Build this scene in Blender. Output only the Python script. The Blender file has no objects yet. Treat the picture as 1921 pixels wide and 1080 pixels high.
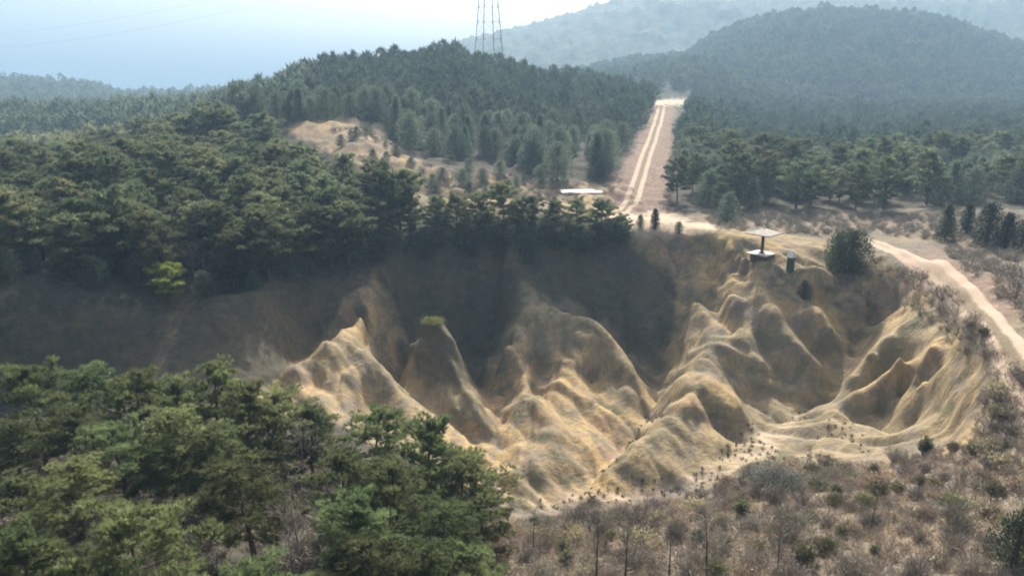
import bpy, math, random
import numpy as np
from mathutils import Vector, Matrix

# ------------------------------------------------------------------ camera, sky, sun, exposure
SC = bpy.context.scene
COL = SC.collection
W0, H0, F0 = 1921.0, 1080.0, 1371.0          # photograph frame, focal length in its pixels
PITCH = math.radians(15.3)
CAMZ = 40.0
CP, SP = math.cos(PITCH), math.sin(PITCH)
SUN_AZ, SUN_EL = math.radians(9.0), math.radians(44.0)   # azimuth from +Y (view axis), positive to the right

cam = bpy.data.cameras.new('camera')
cam_o = bpy.data.objects.new('camera', cam)
COL.objects.link(cam_o)
cam.sensor_width = 36.0
cam.lens = 36.0 * F0 / W0
cam.clip_start = 0.5
cam.clip_end = 20000
cam_o.location = (0, 0, CAMZ)
cam_o.rotation_euler = (math.radians(90) - PITCH, 0, 0)
SC.camera = cam_o

world = bpy.data.worlds.new('World')
SC.world = world
world.use_nodes = True
wn = world.node_tree
sky = wn.nodes.new('ShaderNodeTexSky')
sky.sky_type = 'NISHITA'
sky.sun_disc = False
sky.sun_elevation = SUN_EL
sky.sun_rotation = SUN_AZ
sky.air_density = 1.0
sky.dust_density = 10.0
sky.ozone_density = 0.0
bg = wn.nodes['Background']
bg.inputs['Strength'].default_value = 0.15
wn.links.new(sky.outputs[0], bg.inputs['Color'])

sun = bpy.data.lights.new('sun', 'SUN')
sun.energy = 5.0
sun.angle = math.radians(0.5)
sun.color = (1.0, 0.955, 0.88)
sun_o = bpy.data.objects.new('sun', sun)
COL.objects.link(sun_o)
sdir = Vector((math.sin(SUN_AZ) * math.cos(SUN_EL), math.cos(SUN_AZ) * math.cos(SUN_EL), math.sin(SUN_EL)))
sun_o.rotation_euler = sdir.to_track_quat('Z', 'Y').to_euler()
sun_o.location = (0, 0, 300)

SC.view_settings.view_transform = 'Standard'
SC.view_settings.look = 'None'
SC.view_settings.exposure = 0.58
SC.view_settings.gamma = 1.0
SC.render.engine = 'CYCLES'
SC.cycles.use_denoising = True
SC.cycles.max_bounces = 6
SC.cycles.volume_bounces = 1
SC.cycles.transparent_max_bounces = 6
SC.cycles.filter_width = 1.9

R = random.Random(7)
NR = np.random.RandomState(11)

# ------------------------------------------------------------------ projection helpers
def ray(px, py):
    u = (px - W0 / 2) / F0
    v = (H0 / 2 - py) / F0
    return u, CP + v * SP, -SP + v * CP

def PH(px, py, h):                 # point seen at (px,py) lying h metres relative to the camera
    a, b, c = ray(px, py)
    s = h / c
    return (a * s, b * s, h)

def PY(px, py, Y):                 # point seen at (px,py) at forward distance Y
    a, b, c = ray(px, py)
    s = Y / b
    return (a * s, Y, c * s)

def project(x, y, h):
    d = y * CP - h * SP
    u = x / d
    v = (y * SP + h * CP) / d
    return W0 / 2 + u * F0, H0 / 2 - v * F0

# ------------------------------------------------------------------ noise
_T = NR.rand(256, 256)
def vnoise(x, y, s=0):
    x = np.asarray(x, float) + s * 37.31
    y = np.asarray(y, float) + s * 17.77
    xi = np.floor(x).astype(int); yi = np.floor(y).astype(int)
    fx = x - xi; fy = y - yi
    fx = fx * fx * fx * (fx * (fx * 6 - 15) + 10); fy = fy * fy * fy * (fy * (fy * 6 - 15) + 10)
    a = _T[xi & 255, yi & 255]; b = _T[(xi + 1) & 255, yi & 255]
    c = _T[xi & 255, (yi + 1) & 255]; d = _T[(xi + 1) & 255, (yi + 1) & 255]
    return (a + (b - a) * fx) * (1 - fy) + (c + (d - c) * fx) * fy
def fbm(x, y, s=0, o=4):
    t = 0; w = 0; k = 1.0; ca, sa = math.cos(.6), math.sin(.6)
    for i in range(o):
        t = t + vnoise(x, y, s + i) * k; w += k; k *= .5
        x, y = (x * ca - y * sa) * 2.03, (x * sa + y * ca) * 2.03
    return t / w
def sstep(a, b, x):
    t = np.clip((x - a) / (b - a), 0, 1)
    return t * t * (3 - 2 * t)

# ------------------------------------------------------------------ terrain: ridge and gully lines
LINES = []
def L(*pts): LINES.append([PH(*p) for p in pts])
def LY(*pts): LINES.append([PY(*p) for p in pts])
# rim of the plateau above the wall
L((380,560,-20.6),(480,545,-20.6),(560,515,-21.3),(640,490,-21.1),(720,462,-20.4),(820,447,-19.7),(920,444,-19.2),(1020,444,-19.1),(1120,440,-19),(1200,446,-19),(1260,446,-18.9),(1340,450,-18.9),(1400,472,-19.1),(1460,490,-19.4),(1540,500,-19.5))
# wall, half height and foot
L((760,520,-24.2),(850,525,-24.7),(930,530,-25.0))
L((1040,535,-25),(1100,535,-25),(1170,530,-24.5))
L((770,600,-29.5),(860,615,-30.8),(930,610,-30.3))
L((1080,560,-26.4),(1160,600,-28.9),(1220,620,-29.6))
L((740,660,-31.5),(735,700,-33),(750,730,-33.3))
L((880,690,-34),(905,735,-34.2),(945,785,-34.2),(912,825,-34.6),(925,880,-34.7),(935,905,-34.9))
L((1170,640,-31.5),(1200,680,-33),(1225,735,-33.8),(1232,762,-34.0),(1200,815,-34.1),(1140,870,-34.3),(1085,925,-34.5))
L((1248,650,-31.4),(1250,700,-33))
# left bank in shade and the valley in front
L((-300,640,-21.4),(-100,615,-21.2),(60,600,-21.2),(200,585,-21.2),(330,575,-21.6),(440,560,-21.6))
L((-300,760,-27.5),(-100,740,-27),(60,725,-27),(200,715,-27),(330,708,-26.3),(450,700,-26.8),(520,695,-27.6),(600,640,-28.4),(680,640,-29))
# R1 left hill
L((722,510,-23.2),(705,545,-24.2),(690,580,-25.3),(660,612,-26),(640,637,-25.3),(690,657,-26.2),(718,698,-27.8),(765,742,-29.6),(830,783,-31.2),(890,832,-32.2),(935,872,-33.3))
L((640,637,-25.3),(600,655,-25.6),(560,690,-26.8),(500,722,-28))
L((560,735,-28.3),(600,705,-27.7),(650,690,-27.3))
L((690,657,-26.2),(660,690,-27.1),(630,730,-27.9),(590,780,-28.8))
L((700,760,-30.3),(740,800,-31.3))
L((480,780,-28.3),(560,830,-28.6),(680,860,-29.5),(800,880,-31.2),(880,910,-32.8),(930,940,-34))
# R2 knob
L((800,603,-26.0),(825,608,-26.0),(850,640,-27.3),(860,680,-29.2),(853,728,-30.8),(892,760,-31.6),(912,790,-33))
L((770,640,-28.5),(765,700,-31.4),(790,760,-33),(850,790,-33.4),(900,828,-34.6))
# R3 pyramid
L((985,545,-24.8),(1060,585,-26.4),(1145,632,-28.1),(1182,692,-30.1),(1217,762,-32.6))
L((930,470,-20.6),(960,510,-23),(985,545,-24.8))
L((985,545,-24.8),(978,600,-27.1),(945,655,-29.2))
L((978,600,-27.1),(990,660,-29.8),(985,715,-31.4),(985,735,-31.3),(1022,785,-32.0),(1045,815,-32.3),(1110,842,-33.2))
L((945,690,-32.3),(955,740,-33.2),(925,845,-34.8))
L((1045,815,-32.3),(1000,860,-33.4),(955,888,-34.4))
L((1010,930,-34.6),(960,925,-34.7))
L((1040,640,-30.8),(1090,620,-29.8))
L((1145,640,-28.5),(1105,662,-29.4),(1060,680,-30.2),(1035,735,-31.6),(1072,800,-32.6),(1125,835,-33.4))
L((1110,710,-32.2),(1140,740,-32.6),(1110,770,-33))
L((1010,700,-32.6),(1015,740,-32.8),(1050,790,-33.2))
L((1100,740,-32),(1150,785,-32.9),(1185,805,-33.7))
L((1095,790,-33.4),(1130,820,-33.8))
# R4 long mound
L((1322,655,-26.8),(1345,695,-27.8),(1300,745,-29),(1240,790,-30.2),(1160,850,-31.9),(1105,898,-33.6))
L((1322,655,-26.8),(1280,700,-29),(1245,738,-31.6))
L((1345,695,-27.8),(1372,740,-29.1),(1412,812,-31.6))
L((1300,800,-30.6),(1345,830,-31.8),(1362,852,-32.3))
L((1290,898,-32.7),(1200,920,-33.5),(1120,924,-34.2))
L((1330,780,-30.9),(1370,825,-32.4))
# stream bed
L((1500,788,-30.4),(1430,822,-31.2),(1380,855,-32),(1340,880,-32.5),(1220,932,-33.9),(1090,942,-34.7),(1010,955,-34.9),(930,960,-34.9))
# comb of spurs on the right: lines laid on one falling slope, d metres above or below it
_PY = [110, 90, 84, 78, 72, 70, 67, 60]; _PHt = [-19.0, -19.2, -19.7, -23.0, -27.6, -30.4, -31.4, -32.2]
def C(px, py, d):
    _, b_, c_ = ray(px, py)
    ys = np.linspace(110, 60, 1001)
    t_ = min(1, max(0, (px - 1230) / 190.))
    hb = np.interp(-ys, [-q for q in _PY], _PHt) * t_ + (1 - t_) * np.interp(-ys, [-100, -95, -91, -87, -84, -76, -60], [-19, -19.5, -25, -30.5, -32.8, -33.6, -34]) + d * .75
    k = np.argmin(np.abs(ys * c_ / b_ - hb))
    return PY(px, py, float(ys[k]))
def LC(*p): LINES.append([C(*q) for q in p])
LC((1300,478,.2),(1282,512,.3))
LC((1330,488,.3),(1312,540,1.0),(1298,565,1.1),(1322,590,1.3),(1352,614,1.4))
LC((1345,505,-.6),(1338,560,-1),(1355,600,-1.2),(1378,640,-1.4))
LC((1385,492,.2),(1362,540,1),(1385,600,1.3),(1402,640,1.5),(1432,684,1.6))
LC((1392,510,-.5),(1398,560,-.8),(1412,610,-1.3),(1435,655,-1.5),(1458,690,-1.5))
LC((1412,560,.7),(1445,592,1.4),(1492,640,1.7),(1542,683,1.8))
LC((1400,489,.3),(1434,540,1.1),(1468,586,1.3))
LC((1422,505,-.5),(1458,560,-1.1),(1492,605,-1.4),(1530,650,-1.7),(1565,690,-1.6))
LC((1440,500,.3),(1464,532,1.1),(1507,572,1.4),(1558,612,1.5))
LC((1500,515,-.5),(1545,565,-1.2),(1580,610,-1.5),(1600,660,-1.6))
LC((1560,505,.2),(1592,530,.9),(1624,562,1.2),(1655,594,1.2))
LC((1375,712,-.2),(1420,745,0),(1440,790,0))
LC((1480,710,-.4),(1500,745,0),(1480,780,0))
LC((1560,725,-.2),(1560,750,0),(1540,775,0))
# right mass
L((1780,580,-19.9),(1740,590,-20.8),(1690,605,-21.9),(1640,650,-23.9),(1595,700,-26.4))
L((1670,585,-23.6),(1630,610,-25.4),(1600,640,-27))
L((1790,640,-21),(1740,650,-22.3),(1690,675,-23.6),(1610,735,-26.6),(1520,788,-29.8))
L((1660,720,-27.4),(1620,745,-28))
L((1740,660,-22.4),(1720,700,-23.9),(1760,735,-24.0),(1800,760,-23.4))
L((1610,735,-26.6),(1655,770,-28),(1680,802,-27.9))
L((1690,745,-27),(1740,765,-26.8),(1720,790,-27.2))
L((1600,790,-28.8),(1650,800,-28.3))
L((1520,800,-29.9),(1600,810,-28.5),(1680,825,-27.2),(1760,805,-25.9),(1840,785,-22.6))
L((1640,865,-26.8),(1760,850,-25.2))
# plateau, right road, flats
L((1840,560,-18.2),(1740,500,-18.6),(1660,470,-18.9),(1580,450,-18.9),(1450,440,-18.9),(1300,425,-18.9),(1190,420,-18.9))
L((1630,452,-18.9),(1680,472,-18.9),(1730,495,-18.8),(1790,540,-18.8),(1830,580,-18.8),(1870,625,-18.8),(1921,685,-18.8),(1990,770,-18.8),(2080,900,-18.8))
L((1800,620,-19.4),(1860,690,-20),(1910,770,-20.3),(1960,880,-20.6))
L((1850,740,-20.9),(1890,800,-21.4),(1900,900,-21.6),(1921,1060,-20.6),(1960,1250,-20))
L((2100,620,-18.4),(1960,540,-18.2),(1880,480,-18.4),(1780,440,-18.8),(1600,420,-19),(1400,405,-19))
# foreground slope
L((900,1010,-28.8),(1100,1000,-28.2),(1300,960,-26.8),(1500,930,-25.6),(1700,930,-24))
L((930,1120,-24.6),(1200,1100,-24),(1500,1080,-22.6),(1750,1060,-21.6))
L((900,1500,-21.5),(1300,1500,-21),(1700,1500,-19.5),(2200,1500,-19))
L((-500,1500,-21.5),(100,1500,-21.5),(500,1500,-21.5))
LY((-600,900,30),(0,1050,28),(300,1080,28),(600,1080,30),(820,1080,31))
LY((-500,880,44),(0,860,44),(300,870,44),(550,890,44),(760,930,44))
LY((-500,800,54),(0,790,54),(250,790,54),(450,800,54))
# hill under the left wood
LY((-500,470,90),(-200,470,88),(0,475,86),(200,490,84),(400,505,84))
LY((-500,380,110),(-200,380,108),(0,385,104),(200,395,100),(400,415,98),(600,440,100))
LY((-400,370,140),(0,372,130),(200,360,130),(400,348,125),(520,345,125),(640,372,118),(730,398,113))
LY((-400,340,180),(0,335,180),(200,318,180),(350,296,180),(430,280,172))
# open ground and road slope behind
LY((560,240,150),(620,240,150),(680,262,142),(740,300,134),(790,330,128))
LY((700,235,160),(760,275,155),(820,300,150),(900,315,148),(960,330,140))
LY((780,372,120),(900,372,121),(1000,372,121),(1090,366,126))
LY((1080,310,150),(1100,260,185),(1120,215,225))
LY((1170,392,119),(1190,362,130),(1202,330,145),(1213,290,165),(1228,245,200),(1240,215,235),(1245,197,262))
LY((1250,400,117),(1262,330,145),(1275,260,195),(1290,212,262))
LY((1330,330,145),(1400,300,190),(1400,262,262))
# round wooded hill in the middle
LY((440,232,170),(520,222,180),(620,208,195),(700,200,200))
LY((430,222,215),(500,197,225),(580,160,235),(680,140,240),(760,130,240),(850,128,240),(930,145,240),(990,165,245),(1060,172,255),(1150,180,262),(1240,190,272))
LY((430,215,320),(800,190,340),(1200,195,340))
# flat under the right wood
LY((1400,385,119),(1700,385,119),(2000,385,119),(2300,385,119))
LY((1500,290,200),(1900,290,200),(2300,290,200))
LY((1500,245,300),(1900,245,300),(2500,245,300))
LY((1300,215,340),(1600,232,380),(2100,232,380))
LY((-600,250,260),(-100,245,260),(200,235,260),(400,222,260))

cps = []
for ln in LINES:
    for a, b in zip(ln[:-1], ln[1:]):
        a = np.array(a); b = np.array(b)
        d = np.linalg.norm((b - a)[:2])
        step = 1.1 if a[1] < 110 and abs(a[0]) < 70 else 7.0
        n = max(1, int(d / step))
        for i in range(n): cps.append(a + (b - a) * i / n)
    cps.append(np.array(ln[-1]))
cps = np.array(cps)
# drop near-duplicates
keep = []
for i, c in enumerate(cps):
    ok = True
    if keep:
        k = cps[keep]
        ok = np.min((k[:, 0] - c[0]) ** 2 + (k[:, 1] - c[1]) ** 2) > 0.3
    if ok: keep.append(i)
cps = cps[keep]
n = len(cps)
X = cps[:, :2]
D = np.sqrt(((X[:, None] - X[None]) ** 2).sum(-1) + 0.02)
A = np.zeros((n + 3, n + 3))
A[:n, :n] = -D + np.eye(n) * 0.02
A[:n, n] = 1; A[:n, n + 1:] = X / 100; A[n, :n] = 1; A[n + 1:, :n] = X.T / 100
rhs = np.zeros(n + 3); rhs[:n] = cps[:, 2]
WT = np.linalg.solve(A, rhs)

def rbf(x, y):
    x = np.asarray(x, np.float32).ravel(); y = np.asarray(y, np.float32).ravel()
    out = np.empty(len(x), np.float32)
    w = WT[:n].astype(np.float32); cx = X[:, 0].astype(np.float32); cy = X[:, 1].astype(np.float32)
    for i in range(0, len(x), 20000):
        dx = x[i:i+20000, None] - cx; dy = y[i:i+20000, None] - cy
        dx *= dx; dy *= dy; dx += dy; dx += 0.02
        np.sqrt(dx, out=dx)
        out[i:i+20000] = -(dx @ w)
    return out + WT[n] + WT[n + 1] * x / 100 + WT[n + 2] * y / 100

# far hills: crest line in the photograph, crest distance, foot distance, foot height
HILLS = [
    ([(-800,200),(500,195),(600,165),(700,128),(800,97),(860,82),(960,59),(1040,39),(1120,12),(1170,-2),(1300,-22),(1500,-30),(1700,-32),(1921,-30),(2600,-10)], 1150, 660, -22, None),
    ([(900,230),(1080,150),(1180,125),(1280,118),(1330,84),(1400,57),(1480,43),(1600,39),(1700,48),(1800,70),(1870,91),(1921,106),(2100,145),(2500,170)], 640, 385, -19, None),
    ([(1000,230),(1080,176),(1150,152),(1230,134),(1290,126),(1350,140),(1500,200)], 480, 330, -14, None),
    ([(-700,120),(-200,136),(0,156),(60,160),(120,168),(170,171),(215,184),(240,187),(330,186),(420,182),(500,172),(560,162),(700,190)], 760, 420, -30, None),
    ([(-500,240),(0,256),(120,254),(220,250),(300,240),(360,230),(420,228),(480,235),(560,250)], 300, 215, -24, None),
]
def height(x, y):
    x = np.asarray(x, float); y = np.asarray(y, float)
    sh = x.shape; x = x.ravel(); y = y.ravel()
    r = np.hypot(x, y)
    z = np.full(len(x), -22.0)
    m = (r < 620)
    zz = rbf(x[m], y[m])
    f = sstep(330, 600, r[m])
    z[m] = zz * (1 - f) + -22.0 * f
    # plain drops away beyond the left hills
    z = z - 0 * sstep(900, 2500, r)
    pxh = W0 / 2 + F0 * (x / np.maximum(y, 1)) / CP      # column of the point when it is at the horizon
    for pts, D1, D0, hb, extra in HILLS:
        p = np.array(pts, float)
        py = np.interp(pxh, p[:, 0], p[:, 1])
        _, b, c = ray(pxh, py)
        top = D1 * c / b
        wav = 1 + 0.10 * (fbm(x / 90, y / 90, 5) - .5) * sstep(0, 1, (y - D0) / (D1 - D0)) * (1 - sstep(.75, 1, (y - D0) / (D1 - D0)))
        t = np.where(y < D1, np.clip((y - D0) / (D1 - D0), 0, 1), 1 - np.clip((y - D1) / (D1 * .7), 0, 1))
        prof = np.sin(np.clip(t, 0, 1) * math.pi / 2) ** 1.25
        zz = hb + (top - hb) * prof * wav
        # gullies running down the far slopes
        g = np.abs(fbm(x / 55 + D1, y / 160, 9) - .5) * 2
        zz = zz - (1 - g) * .07 * np.maximum(top - hb, 0) * np.sin(np.clip(t, 0, 1) * math.pi)
        z = np.where((t > 0), np.maximum(z, zz), z)
    # local relief
    near = 1 - sstep(120, 170, r)
    bad = bare_mask(x, y, z) * near
    z = z + (fbm(x / 9, y / 9, 2) - .5) * 1.1 * (1 - bad) * (1 - sstep(250, 400, r) * 0)
    wx = x + 1.3 * (fbm(x / 5, y / 5, 21) - .5); wy = y + 1.3 * (fbm(x / 5, y / 5, 22) - .5)
    ril = np.abs(fbm(wx / 2.6, wy / 6.5, 3, 3) - .5) * 2
    z = z + bad * (-(1 - sstep(0, .35, ril)) * .22 + (fbm(x / 1.9, y / 1.9, 4) - .5) * .14 + (fbm(wx/4.5, wy/4.5, 41, 2) - .5) * .3)
    c1, s1 = math.cos(.62), math.sin(.62)
    gx_ = wx * c1 + wy * s1; gy_ = -wx * s1 + wy * c1
    stw = bad * (.30 - .22 * sstep(81, 86, y) * (1 - sstep(20, 27, x)))
    ph = z / 3.6 + 3.0 * fbm(gx_ / 5, gy_ / 13, 55, 2) + .05 * (x + y)
    fr = ph - np.floor(ph)
    z = z + stw * (.22 * fr + .78 * sstep(.45, .98, fr) - fr) * 3.6
    sp1 = np.abs(fbm(gx_ / 3.0, gy_ / 22, 44, 2) - .5) * 2
    sp2 = np.abs(fbm(gx_ / 1.3, gy_ / 6, 47, 2) - .5) * 2
    z = z + bad * ((sp1 ** .7 - .35) * (1.0 + 1.3 * sstep(78, 84, y)) + (sp2 ** .8 - .35) * .26)
    opn_ = np.where((y > 105) & (y < 185) & (x < 30) & (x > -60), fbm(x / 7, y / 5, 58, 4), .5)
    z = z + (np.abs(opn_ - .5) * 2 - .2 * (opn_ != .5)) * 2.2 * sstep(110, 122, y) * (1 - sstep(165, 185, y)) * (x < 22)
    z = z + (1 - bad) * near * (fbm(x / 1.2, y / 1.2, 6, 3) - .5) * .25
    # canopy roughness on hills too far to plant tree by tree
    far = sstep(560, 700, r)
    z = z + far * (fbm(x / 9, y / 20, 8, 2) ** 2) * 9
    return z.reshape(sh)

def poly_sd(px, py, poly):
    p = np.array(poly, float); q = np.roll(p, -1, 0)
    d = np.full(px.shape, 1e9); ins = np.zeros(px.shape, bool)
    for (x1, y1), (x2, y2) in zip(p, q):
        ex, ey = x2 - x1, y2 - y1
        t = np.clip(((px - x1) * ex + (py - y1) * ey) / (ex * ex + ey * ey + 1e-9), 0, 1)
        d = np.minimum(d, np.hypot(px - x1 - t * ex, py - y1 - t * ey))
        c = ((y1 > py) != (y2 > py)) & (px < (x2 - x1) * (py - y1) / (y2 - y1 + 1e-12) + x1)
        ins ^= c
    return np.where(ins, d, -d)
def zone(px, py, poly, soft):
    return sstep(-soft, soft, poly_sd(px, py, poly))
BARE = [(470,735),(560,680),(640,600),(690,540),(700,490),(760,470),(1000,455),(1180,448),(1300,440),(1400,455),(1560,470),(1660,500),(1790,580),(1830,640),(1850,700),(1860,770),(1800,830),(1640,850),(1460,850),(1380,880),(1300,910),(1150,950),(1000,960),(900,930),(820,880),(740,820),(640,800),(560,780)]
def bare_mask(x, y, z):
    px, py = project(x, y, z)
    return np.where((y > 30) & (y < 125), zone(px, py, BARE, 14), 0)

# ------------------------------------------------------------------ mesh helpers
def mesh_np(name, v, f, smooth=True):
    v = np.asarray(v, np.float32); f = np.asarray(f, np.int32)
    me = bpy.data.meshes.new(name)
    me.vertices.add(len(v)); me.vertices.foreach_set('co', v.ravel())
    k = f.shape[1]
    me.loops.add(f.size); me.loops.foreach_set('vertex_index', f.ravel())
    me.polygons.add(len(f)); me.polygons.foreach_set('loop_start', np.arange(0, f.size, k, dtype=np.int32))
    me.update(calc_edges=True)
    me.polygons.foreach_set('use_smooth', np.full(len(f), smooth))
    me.validate()
    return me
def link(name, me, mat=None, parent=None):
    o = bpy.data.objects.new(name, me); COL.objects.link(o)
    if mat and not me.materials: me.materials.append(mat)
    if parent is not None: o.parent = parent
    return o
def tag(o, label=None, cat=None, group=None, kind=None):
    if label: o['label'] = label
    if cat: o['category'] = cat
    if group: o['group'] = group
    if kind: o['kind'] = kind
    return o
def empty(name, loc, rz=0.0, s=1.0):
    o = bpy.data.objects.new(name, None); COL.objects.link(o)
    o.empty_display_size = .3
    o.location = loc; o.rotation_euler = (0, 0, rz); o.scale = (s, s, s)
    return o
class MB:
    def __init__(s): s.v = []; s.f = []
    def add(s, v, f):
        k = len(s.v); s.v += [tuple(p) for p in v]; s.f += [tuple(i + k for i in q) for q in f]
    def box(s, c, d, rz=0):
        x, y, z = [q / 2 for q in d]; ca, sa = math.cos(rz), math.sin(rz)
        v = []
        for dz in (-z, z):
            for dx, dy in ((-x, -y), (x, -y), (x, y), (-x, y)):
                v.append((c[0] + dx * ca - dy * sa, c[1] + dx * sa + dy * ca, c[2] + dz))
        s.add(v, [(0,3,2,1),(4,5,6,7),(0,1,5,4),(1,2,6,5),(2,3,7,6),(3,0,4,7)])
    def tube(s, pts, rad, n=6):
        rings = []
        P = [Vector(p) for p in pts]
        k0 = len(s.v)
        for i, p in enumerate(P):
            d = (P[min(i + 1, len(P) - 1)] - P[max(i - 1, 0)]).normalized()
            a = d.orthogonal().normalized() if i == 0 else (a - d * a.dot(d)).normalized()
            b = d.cross(a)
            for j in range(n):
                t = 2 * math.pi * j / n
                s.v.append(tuple(p + (a * math.cos(t) + b * math.sin(t)) * rad[i]))
        for i in range(len(P) - 1):
            for j in range(n):
                s.f.append((k0 + i * n + j, k0 + i * n + (j + 1) % n, k0 + (i + 1) * n + (j + 1) % n, k0 + (i + 1) * n + j))
        s.f.append(tuple(k0 + j for j in reversed(range(n))))
        s.f.append(tuple(k0 + (len(P) - 1) * n + j for j in range(n)))
    def mesh(s, name, smooth=False):
        me = bpy.data.meshes.new(name); me.from_pydata(s.v, [], s.f); me.update()
        if smooth: me.polygons.foreach_set('use_smooth', [True] * len(s.f))
        return me

# ------------------------------------------------------------------ materials
def nodes(name):
    m = bpy.data.materials.new(name); m.use_nodes = True
    nt = m.node_tree; return m, nt, nt.nodes['Principled BSDF']
def N(nt, t, **k):
    nd = nt.nodes.new(t)
    for a, b in k.items(): setattr(nd, a, b)
    return nd
def ramp(nt, fac, stops):
    r = N(nt, 'ShaderNodeValToRGB')
    cr = r.color_ramp
    while len(cr.elements) < len(stops): cr.elements.new(.5)
    for e, (p, c) in zip(cr.elements, stops):
        e.position = p; e.color = (*c, 1) if len(c) == 3 else c
    nt.links.new(fac, r.inputs[0]); return r.outputs[0]
def mix(nt, fac, a, b, mode='MIX'):
    m = N(nt, 'ShaderNodeMix', data_type='RGBA', blend_type=mode)
    for i, s in ((0, fac), (6, a), (7, b)):
        if hasattr(s, 'is_linked') or hasattr(s, 'links'): nt.links.new(s, m.inputs[i])
        else: m.inputs[i].default_value = (*s, 1) if isinstance(s, tuple) else s
    return m.outputs[2]
def noise(nt, scale, detail=4, rough=.55, vec=None, dist=0.0):
    t = N(nt, 'ShaderNodeTexNoise'); t.inputs['Scale'].default_value = scale
    t.inputs['Detail'].default_value = detail; t.inputs['Roughness'].default_value = rough
    t.inputs['Distortion'].default_value = dist
    if vec is not None: nt.links.new(vec, t.inputs['Vector'])
    return t.outputs[0]
def plain(name, col, rough=.8, var=.25, scale=4.0, metallic=0.0):
    m, nt, b = nodes(name)
    g = N(nt, 'ShaderNodeTexCoord').outputs['Object']
    f = noise(nt, scale, 5, .6, g)
    c = ramp(nt, f, [(.3, tuple(q * (1 - var) for q in col)), (.7, tuple(min(1, q * (1 + var)) for q in col))])
    nt.links.new(c, b.inputs['Base Color']); b.inputs['Roughness'].default_value = rough
    b.inputs['Metallic'].default_value = metallic
    b.inputs['Specular IOR Level'].default_value = .25
    return m
def foliage(name, c0, c1, scale=.7, trans=.3, tc=1.5):
    m, nt, b = nodes(name)
    g = N(nt, 'ShaderNodeTexCoord').outputs['Object']
    oi = N(nt, 'ShaderNodeObjectInfo')
    f = noise(nt, scale, 3, .6, g)
    c = ramp(nt, f, [(.35, c0), (.66, c1)])
    h = N(nt, 'ShaderNodeHueSaturation')
    mr = N(nt, 'ShaderNodeMapRange'); mr.inputs[3].default_value = .6; mr.inputs[4].default_value = 1.4
    nt.links.new(oi.outputs['Random'], mr.inputs[0]); nt.links.new(mr.outputs[0], h.inputs['Value'])
    mr2 = N(nt, 'ShaderNodeMapRange'); mr2.inputs[3].default_value = .455; mr2.inputs[4].default_value = .52
    ml = N(nt, 'ShaderNodeMath', operation='FRACT'); mm = N(nt, 'ShaderNodeMath', operation='MULTIPLY'); mm.inputs[1].default_value = 7.13
    nt.links.new(oi.outputs['Random'], mm.inputs[0]); nt.links.new(mm.outputs[0], ml.inputs[0]); nt.links.new(ml.outputs[0], mr2.inputs[0])
    nt.links.new(mr2.outputs[0], h.inputs['Hue'])
    nt.links.new(c, h.inputs['Color'])
    nt.links.new(h.outputs[0], b.inputs['Base Color'])
    b.inputs['Roughness'].default_value = .55 if scale > .5 else 1.0; b.inputs['Specular IOR Level'].default_value = .3 if scale > .5 else 0.0
    tr = N(nt, 'ShaderNodeBsdfTranslucent')
    br = N(nt, 'ShaderNodeHueSaturation'); br.inputs['Value'].default_value = tc; br.inputs['Saturation'].default_value = 1.1
    nt.links.new(h.outputs[0], br.inputs['Color']); nt.links.new(br.outputs[0], tr.inputs['Color'])
    ms = N(nt, 'ShaderNodeMixShader'); ms.inputs[0].default_value = trans
    nt.links.new(b.outputs[0], ms.inputs[1]); nt.links.new(tr.outputs[0], ms.inputs[2])
    nt.links.new(ms.outputs[0], nt.nodes['Material Output'].inputs['Surface'])
    return m

M = {}
M['pine'] = foliage('pine_needles', (.050, .070, .036), (.125, .155, .072), .9, .50, 2.1)
M['pine_mid'] = foliage('pine_needles_mid', (.040, .058, .036), (.118, .140, .074), .6, .45, 2.0)
M['cypress'] = foliage('cypress_foliage', (.046, .068, .048), (.084, .108, .074), .6, .38, 1.9)
M['forest'] = foliage('forest_foliage', (.050, .074, .056), (.120, .146, .100), .08, .32)
M['dark'] = foliage('dark_conifer', (.020, .030, .020), (.040, .058, .030), .9, .15)
M['lime'] = foliage('sunlit_lime_leaves', (.15, .19, .05), (.28, .31, .10), .9, .4)  # yellow green of small tree and grass tuft, sun on the tree painted in
M['greyleaf'] = foliage('grey_leaves', (.10, .115, .10), (.19, .20, .17), 1.2, .2)
M['twig'] = foliage('dry_twigs', (.120, .107, .086), (.28, .250, .200), 1.0, .05)
M['drybush'] = foliage('dry_leaves', (.22, .19, .115), (.44, .385, .24), 1.0, .2)
M['olive'] = foliage('olive_scrub', (.075, .085, .040), (.16, .17, .08), 1.0, .25)
M['bark'] = plain('bark', (.10, .075, .06), .9, .35, 3)
M['greybark'] = plain('grey_bark', (.22, .19, .175), .9, .3, 5)
M['concrete'] = plain('pale_concrete', (.70, .68, .63), .85, .10, 3)
M['whitepaint'] = plain('white_roofing', (.80, .80, .78), .7, .08, 3)
M['darkpost'] = plain('dark_post', (.05, .045, .045), .6, .2, 4)
M['slabside'] = plain('shade_dark_concrete', (.075, .075, .07), .9, .3, 3)  # plinth: shadow beneath the floor slab painted into the colour
M['rooftile'] = plain('weathered_roof', (.36, .33, .29), .85, .25, 2.5)
M['slab'] = plain('worn_slab', (.42, .41, .38), .9, .15, 3)
M['steel'] = plain('galvanised_steel', (.17, .19, .21), .5, .15, 2, .5)
M['greenpaint'] = plain('green_painted_metal', (.03, .075, .065), .5, .2, 3)
M['stone'] = plain('stone', (.20, .17, .14), .9, .3, 3)

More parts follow.
